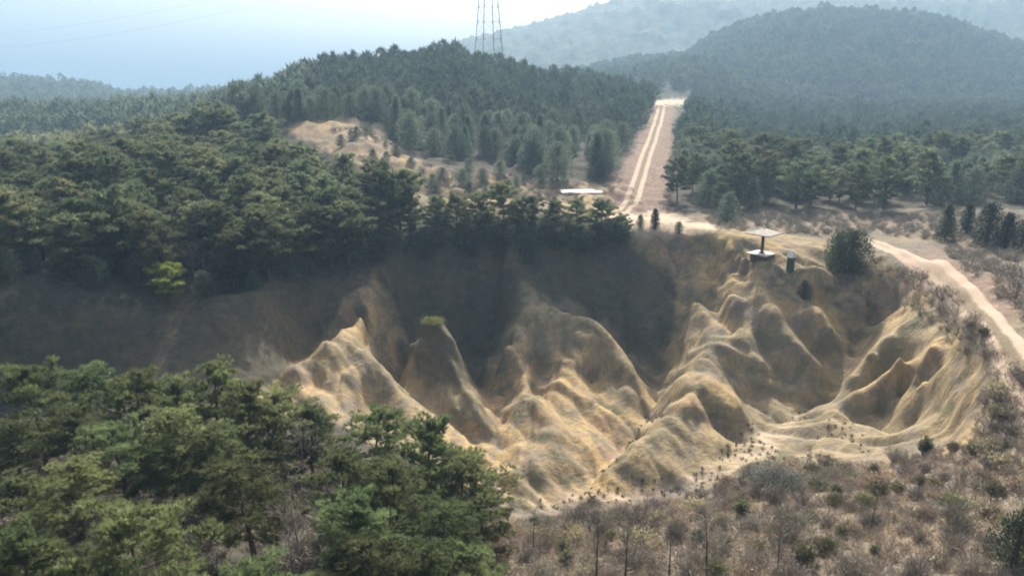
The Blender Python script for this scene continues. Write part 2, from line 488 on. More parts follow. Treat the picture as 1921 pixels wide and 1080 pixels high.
def ground_material():
    m, nt, b = nodes('ground_soil')
    geo = N(nt, 'ShaderNodeNewGeometry')
    pos = geo.outputs['Position']
    at = N(nt, 'ShaderNodeAttribute', attribute_name='zone')
    sep = N(nt, 'ShaderNodeSeparateColor'); nt.links.new(at.outputs['Color'], sep.inputs[0])
    nA = noise(nt, .16, 5, .6, pos, .3); nB = noise(nt, 1.3, 6, .65, pos); nC = noise(nt, 5.0, 5, .7, pos); nD = noise(nt, .055, 3, .5, pos)
    # forest floor
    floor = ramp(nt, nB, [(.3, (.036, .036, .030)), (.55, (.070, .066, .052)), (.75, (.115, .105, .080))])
    # far woods colour: far ground reads as canopy
    cd = N(nt, 'ShaderNodeVectorMath', operation='LENGTH'); nt.links.new(pos, cd.inputs[0])
    mr = N(nt, 'ShaderNodeMapRange'); mr.inputs[1].default_value = 230; mr.inputs[2].default_value = 330
    nt.links.new(cd.outputs['Value'], mr.inputs[0])
    wood = ramp(nt, noise(nt, .09, 8, .75, pos), [(.35, (.022, .032, .020)), (.5, (.045, .055, .032)), (.68, (.105, .10, .065))])
    col = mix(nt, mr.outputs[0], floor, wood)
    # dry scrub litter, grey-pink with pale bits
    lit = ramp(nt, nC, [(.30, (.072, .063, .052)), (.48, (.135, .118, .096)), (.60, (.22, .197, .158)), (.78, (.43, .395, .33))])
    lit = mix(nt, ramp(nt, nA, [(.45, (0, 0, 0)), (.62, (.6, .6, .6))]), lit, (.24, .19, .12))
    col = mix(nt, sep.outputs[1], col, lit)
    # red-brown earth
    red = ramp(nt, nB, [(.3, (.115, .082, .064)), (.55, (.20, .148, .115)), (.75, (.31, .25, .20))])
    col = mix(nt, at.outputs['Alpha'], col, red)
    # ochre badland soil
    och = ramp(nt, nA, [(.30, (.245, .185, .130)), (.43, (.345, .255, .140)), (.54, (.420, .305, .140)), (.66, (.370, .240, .155))])
    och = mix(nt, ramp(nt, nD, [(.42, (0, 0, 0)), (.60, (.7, .7, .7))]), och, (.235, .215, .145))
    nE = noise(nt, .42, 5, .65, pos, .6); nF = noise(nt, .30, 4, .6, pos, .9)
    och = mix(nt, ramp(nt, nE, [(.49, (0, 0, 0)), (.61, (.85, .85, .85))]), och, (.185, .165, .140))
    och = mix(nt, ramp(nt, nF, [(.38, (.85, .85, .85)), (.49, (0, 0, 0))]), och, (.135, .135, .085))
    och = mix(nt, ramp(nt, nB, [(.60, (0, 0, 0)), (.78, (.45, .45, .45))]), och, (.22, .17, .12))
    och = mix(nt, ramp(nt, nC, [(.25, (.35, .35, .35)), (.42, (0, 0, 0))]), och, (.20, .155, .10))
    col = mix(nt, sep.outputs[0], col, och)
    # streaks washed down the bare slopes
    mp = N(nt, 'ShaderNodeMapping'); mp.inputs['Scale'].default_value = (1, 1, .13); nt.links.new(pos, mp.inputs['Vector'])
    nS = noise(nt, 2.6, 4, .6, mp.outputs[0], .4)
    stk = N(nt, 'ShaderNodeMath', operation='MULTIPLY'); nt.links.new(ramp(nt, nS, [(.42, (.5, .5, .5)), (.56, (0, 0, 0))]), stk.inputs[0]); nt.links.new(sep.outputs[0], stk.inputs[1])
    col = mix(nt, stk.outputs[0], col, (.20, .155, .10))
    # pale sand
    sand = ramp(nt, nB, [(.3, (.36, .285, .21)), (.6, (.50, .405, .30)), (.8, (.60, .51, .40))])
    col = mix(nt, sep.outputs[2], col, sand)
    nt.links.new(col, b.inputs['Base Color'])
    b.inputs['Roughness'].default_value = .95; b.inputs['Specular IOR Level'].default_value = .1
    bp = N(nt, 'ShaderNodeBump'); bp.inputs['Strength'].default_value = .45; bp.inputs['Distance'].default_value = .35
    ad = N(nt, 'ShaderNodeMath', operation='MULTIPLY_ADD'); ad.inputs[1].default_value = .35
    nt.links.new(nC, ad.inputs[0]); nt.links.new(nB, ad.inputs[2])
    ad2 = N(nt, 'ShaderNodeMath', operation='MULTIPLY_ADD'); nt.links.new(nS, ad2.inputs[0]); nt.links.new(sep.outputs[0], ad2.inputs[1]); nt.links.new(ad.outputs[0], ad2.inputs[2])
    nt.links.new(ad2.outputs[0], bp.inputs['Height'])
    nt.links.new(bp.outputs[0], b.inputs['Normal'])
    return m
M['ground'] = ground_material()

# ------------------------------------------------------------------ terrain sheet
az = np.radians(np.concatenate([np.arange(-75, -41, 1.0), np.arange(-41, 41, .105), np.arange(41, 75.1, 1.0)]))
rr = [6.0]
while rr[-1] < 1900:
    r_ = rr[-1]
    rr.append(r_ + (.6 if r_ < 34 else .26 if r_ < 105 else min(max(.26, (r_ - 105) * .02 + .3), r_ * .011)))
rr = np.array(rr)
AZ, RRg = np.meshgrid(az, rr)
TX = RRg * np.sin(AZ); TY = RRg * np.cos(AZ)
TH = height(TX, TY)
nr_, na_ = TX.shape
print('terrain', TX.size, 'cps', n)
def ground(x, y):
    x = np.asarray(x, float); y = np.asarray(y, float)
    a = np.interp(np.arctan2(x, y), az, np.arange(na_)); r = np.interp(np.hypot(x, y), rr, np.arange(nr_))
    i = np.clip(r.astype(int), 0, nr_ - 2); j = np.clip(a.astype(int), 0, na_ - 2)
    fr = r - i; fa = a - j
    return (TH[i, j] * (1 - fa) + TH[i, j + 1] * fa) * (1 - fr) + (TH[i + 1, j] * (1 - fa) + TH[i + 1, j + 1] * fa) * fr
def G(px, py, r0=14.0):
    """first ground point seen at photo pixel (px,py), heights relative to the camera"""
    a, b, c = ray(px, py); k = math.hypot(a, b)
    rs = np.concatenate([np.arange(r0, 130, .25), np.geomspace(130, 3000, 900)])
    h = ground(a / k * rs, b / k * rs)
    below = (c / k * rs) < h
    i = int(np.argmax(below)) if below.any() else len(rs) - 1
    r = rs[i]
    return a / k * r, b / k * r, float(h[i])

idx = np.arange(nr_ * na_).reshape(nr_, na_)
tf = np.stack([idx[:-1, :-1], idx[:-1, 1:], idx[1:, 1:], idx[1:, :-1]], -1).reshape(-1, 4)
tv = np.stack([TX, TY, TH + CAMZ], -1).reshape(-1, 3)
tme = mesh_np('terrain', tv, tf)
px_, py_ = project(TX.ravel(), TY.ravel(), TH.ravel())
jx = (fbm(TX.ravel() / 3, TY.ravel() / 3, 31) - .5); jy = (fbm(TX.ravel() / 3, TY.ravel() / 3, 33) - .5)
far_ok = (RRg.ravel() > 10)
jp = 60 / np.maximum(RRg.ravel(), 20)
qx = px_ + jx * 110 * jp; qy = py_ + jy * 70 * jp
zR = zone(qx, qy, BARE, 10) * (TY.ravel() > 30)
OPEN = [[(540,235),(640,225),(700,240),(760,290),(830,320),(900,325),(960,345),(1150,345),(1150,400),(760,400),(720,350),(640,300),(560,262)]]
zR = zR * (1 - .78 * zone(qx, qy, [(690,480),(800,455),(1200,452),(1262,560),(1245,740),(1190,700),(1150,620),(985,540),(960,640),(900,740),(760,700),(740,600)], 12))  # back wall: soil colour darkened to deepen the shade there
opz = zone(qx, qy, OPEN[0], 8); opn = fbm(TX.ravel() / 6, TY.ravel() / 9, 36, 5)
zR = np.maximum(zR, opz * (.35 + .5 * sstep(.45, .6, opn)))
zR = np.maximum(zR, zone(qx, qy, [(1180,430),(1400,430),(1560,460),(1650,480),(1700,520),(1560,510),(1300,480),(1180,460)], 10) * .9)
SCRUB = [(880,970),(1000,965),(1150,955),(1300,915),(1400,880),(1480,850),(1650,850),(1820,820),(1840,700),(1800,600),(1700,520),(1640,480),(1560,470),(1640,440),(1921,480),(2600,600),(2600,2500),(700,2500),(850,1060)]
zR = np.maximum(zR, zone(qx, qy, [(-900,600),(100,585),(330,565),(450,550),(560,520),(700,520),(640,640),(520,700),(300,710),(-900,760)], 16) * .13)
zG = zone(qx, qy, SCRUB, 14)
zG = np.maximum(zG, zone(qx, qy, [(1290,395),(1900,395),(2400,420),(2400,620),(1921,560),(1700,470),(1500,455),(1340,430)], 8) * .9)
zB = np.maximum(zone(qx, qy, [(1120,398),(1165,392),(1250,398),(1345,420),(1345,440),(1290,450),(1190,440),(1140,420)], 7) * .9,
     np.maximum(zone(qx, qy, [(1222,188),(1295,186),(1295,197),(1222,199)], 3), zone(qx, qy, [(1255,100),(1285,95),(1290,112),(1262,116)], 3) * .8 * (TY.ravel() > 300)))
zB = np.maximum(zB, zone(qx, qy, [(1000,948),(1090,936),(1220,925),(1340,872),(1385,845),(1480,790),(1500,782),(1510,800),(1400,862),(1350,900),(1230,945),(1000,968)], 5) * .6)
zA = zone(qx, qy, [(1110,395),(1160,320),(1190,270),(1222,200),(1268,200),(1262,270),(1256,330),(1250,395)], 8)
zA = np.maximum(zA, zone(qx, qy, [(1760,470),(1921,540),(1921,660),(1860,590),(1800,530),(1720,480)], 10) * .85)
zA = np.maximum(zA, zone(qx, qy, [(800,318),(980,325),(1090,340),(1120,360),(900,360),(800,340)], 8) * .5)
zA = np.maximum(zA, opz * .8 * sstep(.42, .56, fbm(TX.ravel() / 9, TY.ravel() / 5, 37, 4)))
zG = np.maximum(zG, opz * .7 * sstep(.5, .6, fbm(TX.ravel() / 5, TY.ravel() / 5, 38, 4)))
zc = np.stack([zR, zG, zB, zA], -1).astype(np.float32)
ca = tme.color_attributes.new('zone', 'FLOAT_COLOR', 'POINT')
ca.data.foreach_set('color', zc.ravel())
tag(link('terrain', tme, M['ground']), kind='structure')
# ------------------------------------------------------------------ roads
def road(name, pts, half, label, lift, mat, flat=None):
    P = []
    for a, b in zip(pts[:-1], pts[1:]):
        ga, gb = [(PH(q[0], q[1], flat) if flat else G(*q))[:2] for q in (a, b)]
        P.append(np.array(ga))
    P.append(np.array(gb)); P = np.array(P)
    # smooth dense centre line
    d = np.concatenate([[0], np.cumsum(np.linalg.norm(np.diff(P, axis=0), axis=1))])
    s = np.arange(0, d[-1], .5)
    for _ in range(1):
        xs = np.interp(s, d, P[:, 0]); ys = np.interp(s, d, P[:, 1])
    k = np.ones(13) / 13
    xs = np.convolve(np.pad(xs, 6, 'edge'), k, 'valid'); ys = np.convolve(np.pad(ys, 6, 'edge'), k, 'valid')
    tx = np.gradient(xs); ty = np.gradient(ys); l = np.hypot(tx, ty) + 1e-9; nx, ny = ty / l, -tx / l
    U = np.linspace(-1, 1, 13)
    w = half * (1 + .12 * (fbm(s / 3, s * 0, 50) - .5))
    X_ = xs[:, None] + nx[:, None] * U * w[:, None]; Y_ = ys[:, None] + ny[:, None] * U * w[:, None]
    Z_ = ground(X_, Y_) + CAMZ + lift
    rut = np.exp(-((np.abs(U) - .55) / .2) ** 2)
    Z_ = Z_ - rut * .04
    Z_[:, 0] -= lift + .1; Z_[:, -1] -= lift + .1
    v = np.stack([X_, Y_, Z_], -1).reshape(-1, 3); ns, nu = X_.shape
    i_ = np.arange(ns * nu).reshape(ns, nu)
    f = np.stack([i_[:-1, :-1], i_[:-1, 1:], i_[1:, 1:], i_[1:, :-1]], -1).reshape(-1, 4)
    me = mesh_np(name, v, f)
    c = np.zeros((ns, nu, 4), np.float32); c[..., 0] = np.abs(U); c[..., 1] = (s / max(s[-1], 1))[:, None]; c[..., 3] = 1
    at = me.color_attributes.new('across', 'FLOAT_COLOR', 'POINT'); at.data.foreach_set('color', c.ravel())
    o = link(name, me, mat); tag(o, label, None, None, 'structure')
    return o
def road_mat(name, strip):
    m, nt, b = nodes(name)
    at = N(nt, 'ShaderNodeAttribute', attribute_name='across'); sp = N(nt, 'ShaderNodeSeparateColor'); nt.links.new(at.outputs['Color'], sp.inputs[0])
    pos = N(nt, 'ShaderNodeNewGeometry').outputs['Position']
    n1 = noise(nt, .9, 5, .65, pos); n2 = noise(nt, 6, 4, .6, pos)
    ad = N(nt, 'ShaderNodeMath', operation='MULTIPLY_ADD'); ad.inputs[1].default_value = .35; ad.inputs[2].default_value = -.175
    nt.links.new(n1, ad.inputs[0]); a2 = N(nt, 'ShaderNodeMath', operation='ADD'); nt.links.new(ad.outputs[0], a2.inputs[0]); nt.links.new(sp.outputs[0], a2.inputs[1])
    k = ramp(nt, a2.outputs[0], [(.20, (0, 0, 0)), (.38, (1, 1, 1)), (.74, (1, 1, 1)), (.92, (0, 0, 0))])
    tr = ramp(nt, n2, [(.3, (.31, .24, .18)), (.7, (.45, .365, .285))])
    gr = ramp(nt, n2, [(.3, (.115, .095, .065)), (.7, (.22, .18, .125))])
    if strip < 1:
        mm = ramp(nt, sp.outputs[1], [(0, (0, 0, 0)), (.18, (0, 0, 0)), (.38, (1, 1, 1))])
        gr = mix(nt, mm, mix(nt, .65, gr, tr), gr)
    nt.links.new(mix(nt, k, gr, tr), b.inputs['Base Color'])
    b.inputs['Roughness'].default_value = .95; b.inputs['Specular IOR Level'].default_value = .1
    bp = N(nt, 'ShaderNodeBump'); bp.inputs['Strength'].default_value = .4; bp.inputs['Distance'].default_value = .1
    nt.links.new(n2, bp.inputs['Height']); nt.links.new(bp.outputs[0], b.inputs['Normal'])
    return m
road('dirt_road', [(1600,448),(1640,456),(1685,476),(1735,500),(1790,542),(1830,582),(1872,630),(1921,690),(1990,775),(2060,900),(2300,1300),(2750,2100)], 1.35, None, .07, road_mat('near_road_soil', .5), -18.8)
road('dirt_track', [(1150,402),(1172,392),(1188,370),(1196,345),(1204,320),(1213,290),(1224,262),(1233,235),(1238,215),(1241,200)], 1.6, None, .10, road_mat('hill_track_soil', 1))

# ------------------------------------------------------------------ tree and shrub models
def unit(a): return a / (np.linalg.norm(a, axis=-1, keepdims=True) + 1e-9)
def blades(p, d, m, ln, w, rs, spread=.9, up=.25):
    p = np.repeat(p, m, 0); d = np.repeat(d, m, 0)
    k = len(p)
    dd = unit(d + rs.normal(0, spread * .6, (k, 3)) + np.array([0, 0, up]))
    q = unit(np.cross(dd, rs.normal(0, 1, (k, 3))))
    l = ln * (.65 + .7 * rs.rand(k, 1))
    p = p + rs.normal(0, ln * .12, (k, 3))
    v = np.stack([p - q * w / 2, p + q * w / 2, p + dd * l], 1).reshape(-1, 3)
    return v, np.arange(3 * k).reshape(-1, 3)
def join(parts):
    V = []; Fc = []; k = 0
    for v, f in parts:
        V.append(v); Fc.append(f + k); k += len(v)
    return np.concatenate(V), np.concatenate(Fc)

def pine_model(seed, H=8.0, W=6.0, m=14, ln=.26, bw=.035, dens=1.0, flat=.45, name='pine'):
    r = random.Random(seed); rs = np.random.RandomState(seed)
    tb = MB()
    lean = (r.uniform(-.5, .5), r.uniform(-.5, .5))
    tp = [(lean[0] * t * t + .12 * math.sin(t * 5 + seed), lean[1] * t * t, H * .93 * t) for t in [i / 8 for i in range(9)]]
    tb.tube([(tp[0][0], tp[0][1], -.6)] + tp[1:], [.17 * (1 - .85 * i / 8) + .015 for i in range(9)], 7)
    P = []; Dd = []
    nl = int(25 * dens)
    for i in range(nl):
        t = .22 + .76 * (i / (nl - 1)) ** .9
        z = H * .93 * t; k = t * 8; j = min(7, int(k)); fr = k - j
        bx = tp[j][0] * (1 - fr) + tp[j + 1][0] * fr; by = tp[j][1] * (1 - fr) + tp[j + 1][1] * fr
        a = i * 2.4 + r.uniform(-.5, .5)
        prof = (1 - ((t - .45) / .62) ** 2) if t > .45 else (.72 + .62 * (t - .22))
        Lr = W / 2 * max(.22, prof) * r.uniform(.60, 1.22)
        el = .05 + .85 * max(0, t - .3) + r.uniform(-.12, .12)
        c = [(bx, by, z)]
        for s_ in (.5, 1.0):
            c.append((bx + math.cos(a) * Lr * s_, by + math.sin(a) * Lr * s_, z + math.tan(el) * Lr * s_ * .7 + .25 * s_ * s_))
        tb.tube(c, [.055 * (1.1 - t), .035, .012], 4)
        # foliage pads along the outer limb
        npad = 2 + int(Lr * 1.5)
        for q in range(npad):
            s_ = .42 + .62 * q / max(1, npad - 1)
            off = Lr * .26 * r.uniform(-1, 1)
            cx = bx + math.cos(a) * Lr * s_ - math.sin(a) * off; cy = by + math.sin(a) * Lr * s_ + math.cos(a) * off
            cz = z + math.tan(el) * Lr * s_ * .7 + .25 * s_ * s_ + r.uniform(-.05, .2)
            rad = r.uniform(.34, .66) * (W / 6) ** .5
            kk = int(17 * r.uniform(.7, 1.3))
            g = unit(rs.normal(0, 1, (kk, 3))); g[:, 2] = np.abs(g[:, 2]) * flat * 1.3 - .12
            rr_ = rad * rs.rand(kk, 1) ** .4
            P.append(np.array([cx, cy, cz]) + g * rr_)
            out = np.array([math.cos(a), math.sin(a), .3])
            Dd.append(unit(g + out * .35 + np.array([0, 0, .45])))
            if r.random() < .5:
                tb.tube([(c[1][0], c[1][1], c[1][2]), (cx, cy, cz)], [.02, .008], 3)
    for q in range(4):
        kk = 16; g = unit(rs.normal(0, 1, (kk, 3))); g[:, 2] = np.abs(g[:, 2])
        P.append(np.array([tp[-1][0], tp[-1][1], H * (.9 + .025 * q)]) + g * .3); Dd.append(unit(g + [0, 0, .6]))
    P = np.concatenate(P); Dd = np.concatenate(Dd)
    v, f = blades(P, Dd, m, ln, bw, rs, .8, .2)
    return tb.mesh(name + '_trunk', True), mesh_np(name + '_crown', v, f, False)

def conifer_model(seed, H=7.0, W=4.6, nb=3200, ln=.42, bw=.13, shape=0, name='conifer'):
    r = random.Random(seed); rs = np.random.RandomState(seed)
    tb = MB(); tb.tube([(0, 0, -.6), (.05, 0, H * .5), (0, .05, H * .92)], [.14, .09, .02], 6)
    for i in range(10):
        a = i * 2.4; z = H * (.2 + .06 * i); l = W / 2 * .6 * (1 - .06 * i)
        tb.tube([(0, 0, z), (math.cos(a) * l, math.sin(a) * l, z + l * .5)], [.04, .012], 3)
    ph = rs.rand(6) * 6.28
    P = []; Dd = []
    lobes = []
    nlob = 26
    for i in range(nlob):
        t = .12 + .84 * (i + .5) / nlob
        if shape == 0: pr = math.sin(math.pi * min(1, t ** .75 * .97 + .03)) ** .65
        else: pr = (1 - t) ** .62 * min(1, t * 7) * 1.08
        a = i * 2.4 + r.uniform(-.4, .4)
        rad = W / 2 * pr * r.uniform(.62, .98)
        lobes.append((math.cos(a) * rad * .72, math.sin(a) * rad * .72, H * t, W * (.135 + .11 * pr) * r.uniform(.8, 1.15)))
    lobes.append((0, 0, H * .93, W * .12)); lobes.append((0, 0, H * .6, W * .26)); lobes.append((0, 0, H * .35, W * .3))
    per = nb // len(lobes)
    for cx, cy, cz, q in lobes:
        g = unit(rs.normal(0, 1, (per, 3))); g[:, 2] *= 1.15
        P.append(np.array([cx, cy, cz]) + g * q * (.75 + .3 * rs.rand(per, 1)))
        Dd.append(unit(g + unit(np.array([cx, cy, 0.001])) * .4 + [0, 0, .7]))
    P = np.concatenate(P); Dd = np.concatenate(Dd)
    P[:, 2] = np.maximum(P[:, 2] - .09 * H, .03 * H)
    v, f = blades(P - Dd * ln * .4, Dd, 1, ln, bw, rs, .8, .2)
    return tb.mesh(name + '_trunk', True), mesh_np(name + '_crown', v, f, False)

def bare_model(seed, H=4.0, W=2.6, name='bare', upright=.5, tw=.010, depth=3):
    """leafless tree: limbs, branches and fine ascending twigs"""
    r = random.Random(seed); rs = np.random.RandomState(seed)
    tb = MB(); V = []
    tip = (r.uniform(-.3, .3), r.uniform(-.3, .3), H * .9)
    tb.tube([(0, 0, -.4), (tip[0] * .3, tip[1] * .3, H * .45), tip], [.05 * H / 4 + .015, .035 * H / 4, .01], 5)
    segs = []
    def grow(p, d, l, w, dep):
        q = p + d * l
        segs.append((p, q, w))
        if dep == 0: return
        for i in range(r.choice((3, 4, 4, 5))):
            t = r.uniform(.3, 1.0)
            nd = Vector((d.x + r.gauss(0, .5), d.y + r.gauss(0, .5), d.z + r.gauss(.12, .35))).normalized()
            grow(p + d * l * t, nd, l * r.uniform(.5, .75), w * .6, dep - 1)
    nb = 12
    for i in range(nb):
        t = .18 + .75 * i / nb; a = i * 2.4 + r.uniform(-.4, .4)
        p = Vector((tip[0] * t, tip[1] * t, H * .9 * t))
        l = W / 2 * (1.1 - .7 * t) * r.uniform(.6, .95)
        grow(p, Vector((math.cos(a), math.sin(a), upright + .6 * t)).normalized(), l * .8, .03, depth)
    a = np.array([list(s[0]) for s in segs]); b = np.array([list(s[1]) for s in segs]); w = np.array([max(tw, s[2] * .5) for s in segs])[:, None]
    d = unit(b - a)
    q1 = unit(np.cross(d, rs.normal(0, 1, d.shape))); q2 = np.cross(d, q1)
    v = np.stack([a + q1 * w, a - q1 * w * .5 + q2 * w * .8, a - q1 * w * .5 - q2 * w * .8, b], 1).reshape(-1, 3)
    k = np.arange(len(segs))[:, None] * 4
    f = np.concatenate([k + [0, 1, 3], k + [1, 2, 3], k + [2, 0, 3]])
    return tb.mesh(name + '_trunk', True), mesh_np(name + '_twigs', v, f, False)

def bush_np(seed, H=1.2, W=1.6, n=170, leaf=0, tw=.012, round_=False):
    rs = np.random.RandomState(seed)
    a = rs.rand(n) * 6.283; sp = rs.rand(n) ** .6
    d = np.stack([np.cos(a) * sp * W / 2, np.sin(a) * sp * W / 2, H * (.55 + .5 * rs.rand(n)) * (1 - .35 * sp ** 2)], 1)
    base = np.stack([np.cos(a) * .12 * W * sp, np.sin(a) * .12 * W * sp, np.full(n, -.1)], 1)
    q = unit(np.cross(d, rs.normal(0, 1, (n, 3)))) * tw
    v = np.stack([base - q, base + q, base + d], 1)
    # side twigs
    t = .35 + .6 * rs.rand(n, 4, 1)
    p = base[:, None] + d[:, None] * t
    dd = unit(unit(d)[:, None] + rs.normal(0, .55, (n, 4, 3))) * (.2 + .25 * rs.rand(n, 4, 1)) * H * .9
    q = unit(np.cross(dd, rs.normal(0, 1, dd.shape))) * tw * .8
    v2 = np.stack([p - q, p + q, p + dd], 2).reshape(-1, 3, 3)
    parts = [v.reshape(-1, 3), v2.reshape(-1, 3)]
    V = np.concatenate(parts)
    tris = np.arange(len(V)).reshape(-1, 3)
    if leaf:
        g = base[:, None] + d[:, None] * (.5 + .55 * rs.rand(n, 1, 1)) + rs.normal(0, .10 * W, (n, leaf, 3)) * [1, 1, .6]
        g = g.reshape(-1, 3); g[:, 2] = np.maximum(g[:, 2], .06)
        lv, lf = blades(g, unit(g + [0, 0, .2]), 1, .16, .07, rs, 1.2, .2)
        return V, tris, lv, lf
    return V, tris, None, None

def proto(name, tm, cm, tmat, cmat, crown='crown'):
    if not tm.materials: tm.materials.append(tmat)
    if not cm.materials: cm.materials.append(cmat)
    return (name, tm, cm, crown)
def place(pr, loc, rz, s, label, cat, group=None, sz=1.0):
    name, tm, cm, crown = pr
    e = empty(name, (loc[0], loc[1], loc[2] + CAMZ), rz); e.scale = (s, s, s * sz)
    tag(e, label, cat, group)
    t = bpy.data.objects.new('trunk', tm); COL.objects.link(t); t.parent = e
    c = bpy.data.objects.new(crown, cm); COL.objects.link(c); c.parent = e
    return e

PINE = [proto('pine_tree', *pine_model(100 + i, 8.0, w_, 20, .26, .032, 1.25, .5), M['bark'], M['pine']) for i, w_ in enumerate((6.0, 5.2, 5.7, 4.8))]
PINEM = [proto('pine_tree', *pine_model(200 + i, 8.0, w_, 8, .36, .085, 1.15, .5, 'wood_pine'), M['bark'], M['pine_mid']) for i, w_ in enumerate((6.2, 5.4, 6.8, 5.8, 6.4))]
CON = [proto('conifer_tree', *conifer_model(300 + i, 7.0, w_, 3000, .44, .13, sh), M['bark'], M['cypress']) for i, (w_, sh) in enumerate(((5.2, 0), (4.9, 0), (5.8, 0), (3.8, 1)))]
DARK = [proto('dark_conifer', *conifer_model(330 + i, 2.4, w_, 2400, .16, .05, sh, 'dark_conifer'), M['bark'], M['dark']) for i, (w_, sh) in enumerate(((1.35, 1), (1.6, 0), (1.9, 0)))]
BARE_T = [proto('bare_tree', *bare_model(400 + i, 5.0, w_, 'bare_tree'), M['greybark'], M['twig'], 'twigs') for i, w_ in enumerate((4.2, 3.6, 4.6))]
SAP = [proto('bare_sapling', *bare_model(420 + i, 4.0, 2.3, 'bare_sapling', 1.2, .009, 3), M['bark'], M['twig'], 'twigs') for i in range(3)]

def at_top(px, py_top, Y):
    x, y, h = PY(px, py_top, Y)
    g = float(ground(x, y))
    return (x, y, g), h - g
PH_LOG = []

# ------------------------------------------------------------------ the pines on the near left slope
FG = [
 (235,948,23.5,0,'broad bright green pine filling the bottom left corner beside the frame edge'),
 (455,868,30.5,2,'rounded pale green pine crown in the middle of the near left pines'),
 (30,905,27,1,'near pine cut by the left edge, just above the broad bright corner pine'),
 (52,688,40,0,'highest pine of the near stand at the left edge, against the shaded bank'),
 (150,690,44,2,'yellowish green pine top against the shaded bank, second from the left edge'),
 (245,700,41,1,'pine with loose top against the shaded bank, between two yellowish crowns'),
 (318,712,43,3,'small pointed pine top against the shaded bank left of the spiky one'),
 (395,688,43,1,'spiky green pine rising highest above the shaded bank near its right end'),
 (455,725,41,3,'narrow pine right of the spiky pine, at the foot of the shaded bank'),
 (20,790,36,2,'wide pine at the left edge below the top row of the near stand'),
 (125,775,36,3,'brownish tinged pine in the second row of the near left stand'),
 (215,800,34,0,'layered pine with long flat boughs in the second row of the near stand'),
 (310,768,36,2,'dense green pine under the spiky one, in the second row of the near stand'),
 (520,742,42,2,'olive pine in front of the left end of the bare ochre ridge'),
 (395,800,35,1,'leaning pine between the layered boughs and the leafless grey tree'),
 (130,862,30,1,'shaded pine behind the broad bright corner pine'),
 (700,775,41,0,'bright green pine standing against the foot of the left ochre hill'),
 (795,788,38,3,'dark brownish pine with a narrow top in front of the yellow gully bank'),
 (640,860,33,1,'yellow green pine with long drooping boughs left of the dark brownish pine'),
 (860,850,37,2,'green pine at the right end of the near stand, next to the yellow bank'),
 (745,875,33,2,'deep green pine in the middle of the right group of near pines'),
 (655,935,28,3,'sunlit yellow green pine low in the picture right of the leafless trees'),
 (905,925,35,1,'small ragged pine at the right tip of the near stand above the dry scrub'),
 (830,940,31,0,'blue green pine low in the right group of near pines'),
 (700,1010,26,2,'pine at the bottom edge below the sunlit yellow green pine'),
 (800,1020,27,1,'shaded pine at the bottom edge left of the ragged last one'),
 (890,1035,27,3,'last pine at the bottom edge, beside the dry pale scrub'),
 (485,1062,23,1,'bright pine tip just entering the picture at the bottom edge'),
 (20,1010,22,3,'pine in the extreme bottom left corner, left of the broad bright one'),
 (580,770,43,1,'thin olive pine at the foot of the left ochre hill'),
]
for i, (px, py, Y, k, lab) in enumerate(FG):
    p, hh = at_top(px, py, Y)
    PH_LOG.append(round(hh, 1))
    hh = min(max(hh, 3.6), 9.5)
    s = hh / 8.0
    e = place(PINE[k], p, R.uniform(0, 6.28), s, lab, 'pine tree', 'pines on the near left slope')
    if hh < 6: e.scale = (s * 1.25, s * 1.25, s)
print('fg heights', PH_LOG)
for px, py, Y, k, s, lab in [(560,775,40,0,.9,'leafless grey tree in a gap of the near pines below the left ochre hill'),
                          (612,890,32,1,.95,'leafless pale grey tree in the dark hollow among the near pines'),
                          (550,900,29,2,.8,'thin leafless tree in the hollow, left of the pale grey one'),
                          (175,745,40,1,.7,'brown leafless treetop among the top row of near pines'),
                          (540,960,28,0,.7,'low leafless tree near the bottom edge left of the hollow')]:
    p, hh = at_top(px, py, Y); place(BARE_T[k], p, R.uniform(0, 6.28), min(max(hh, 2.5), 7) / 5.0 * 1, lab, 'bare tree')

# ------------------------------------------------------------------ woods planted tree by tree
def scatter(poly, ymin, ymax, xr, cell, seed, jit=.75):
    rs = np.random.RandomState(seed)
    xs = np.arange(xr[0], xr[1], cell); ys = np.arange(ymin, ymax, cell)
    gx, gy = np.meshgrid(xs, ys); gx = gx.ravel() + rs.uniform(-.5, .5, gx.size) * cell * jit; gy = gy.ravel() + rs.uniform(-.5, .5, gy.size) * cell * jit
    gx[(np.arange(gx.size) // len(xs)) % 2 == 1] += cell * .5
    h = ground(gx, gy); px, py = project(gx, gy, h)
    m = poly_sd(px, py, poly) > 0 if poly else np.ones(len(gx), bool)
    m &= (px > -260) & (px < W0 + 260) & (gy > ymin) & (gy < ymax)
    return gx[m], gy[m], h[m], px[m], py[m]

OPENP = np.array(OPEN[0], float)
# left wood
wl = [(-900,575),(100,572),(330,560),(430,548),(560,522),(640,505),(745,478),(762,425),(725,415),(640,395),(570,355),(510,318),(440,285),(400,262),(300,270),(100,290),(-900,300)]
x, y, h, px, py = scatter(wl, 71, 200, (-150, 5), 4.4, 3)
cnt = 0
oo = np.argsort(y + ((px < -40) | (px > 900)) * 500.)
wl_far = oo[250:]
for i in oo[:250]:
    sc_ = R.uniform(.78, 1.15) * (.92 if py[i] > 520 else 1)
    if R.random() < .08:
        place(R.choice(BARE_T), (x[i], y[i], h[i]), R.uniform(0, 6.28), sc_ * 1.1, 'leafless tree among the pines of the left wood', 'bare tree', 'leafless trees in the left wood')
    else:
        place(R.choice(PINEM), (x[i], y[i], h[i]), R.uniform(0, 6.28), sc_, 'dark pine in the wood on the slope behind the shaded bank', 'pine tree', 'pines of the wood behind the shaded bank'); cnt += 1
wlx, wly, wlh = x[wl_far], y[wl_far], h[wl_far]
print('left wood', cnt, len(wl_far))
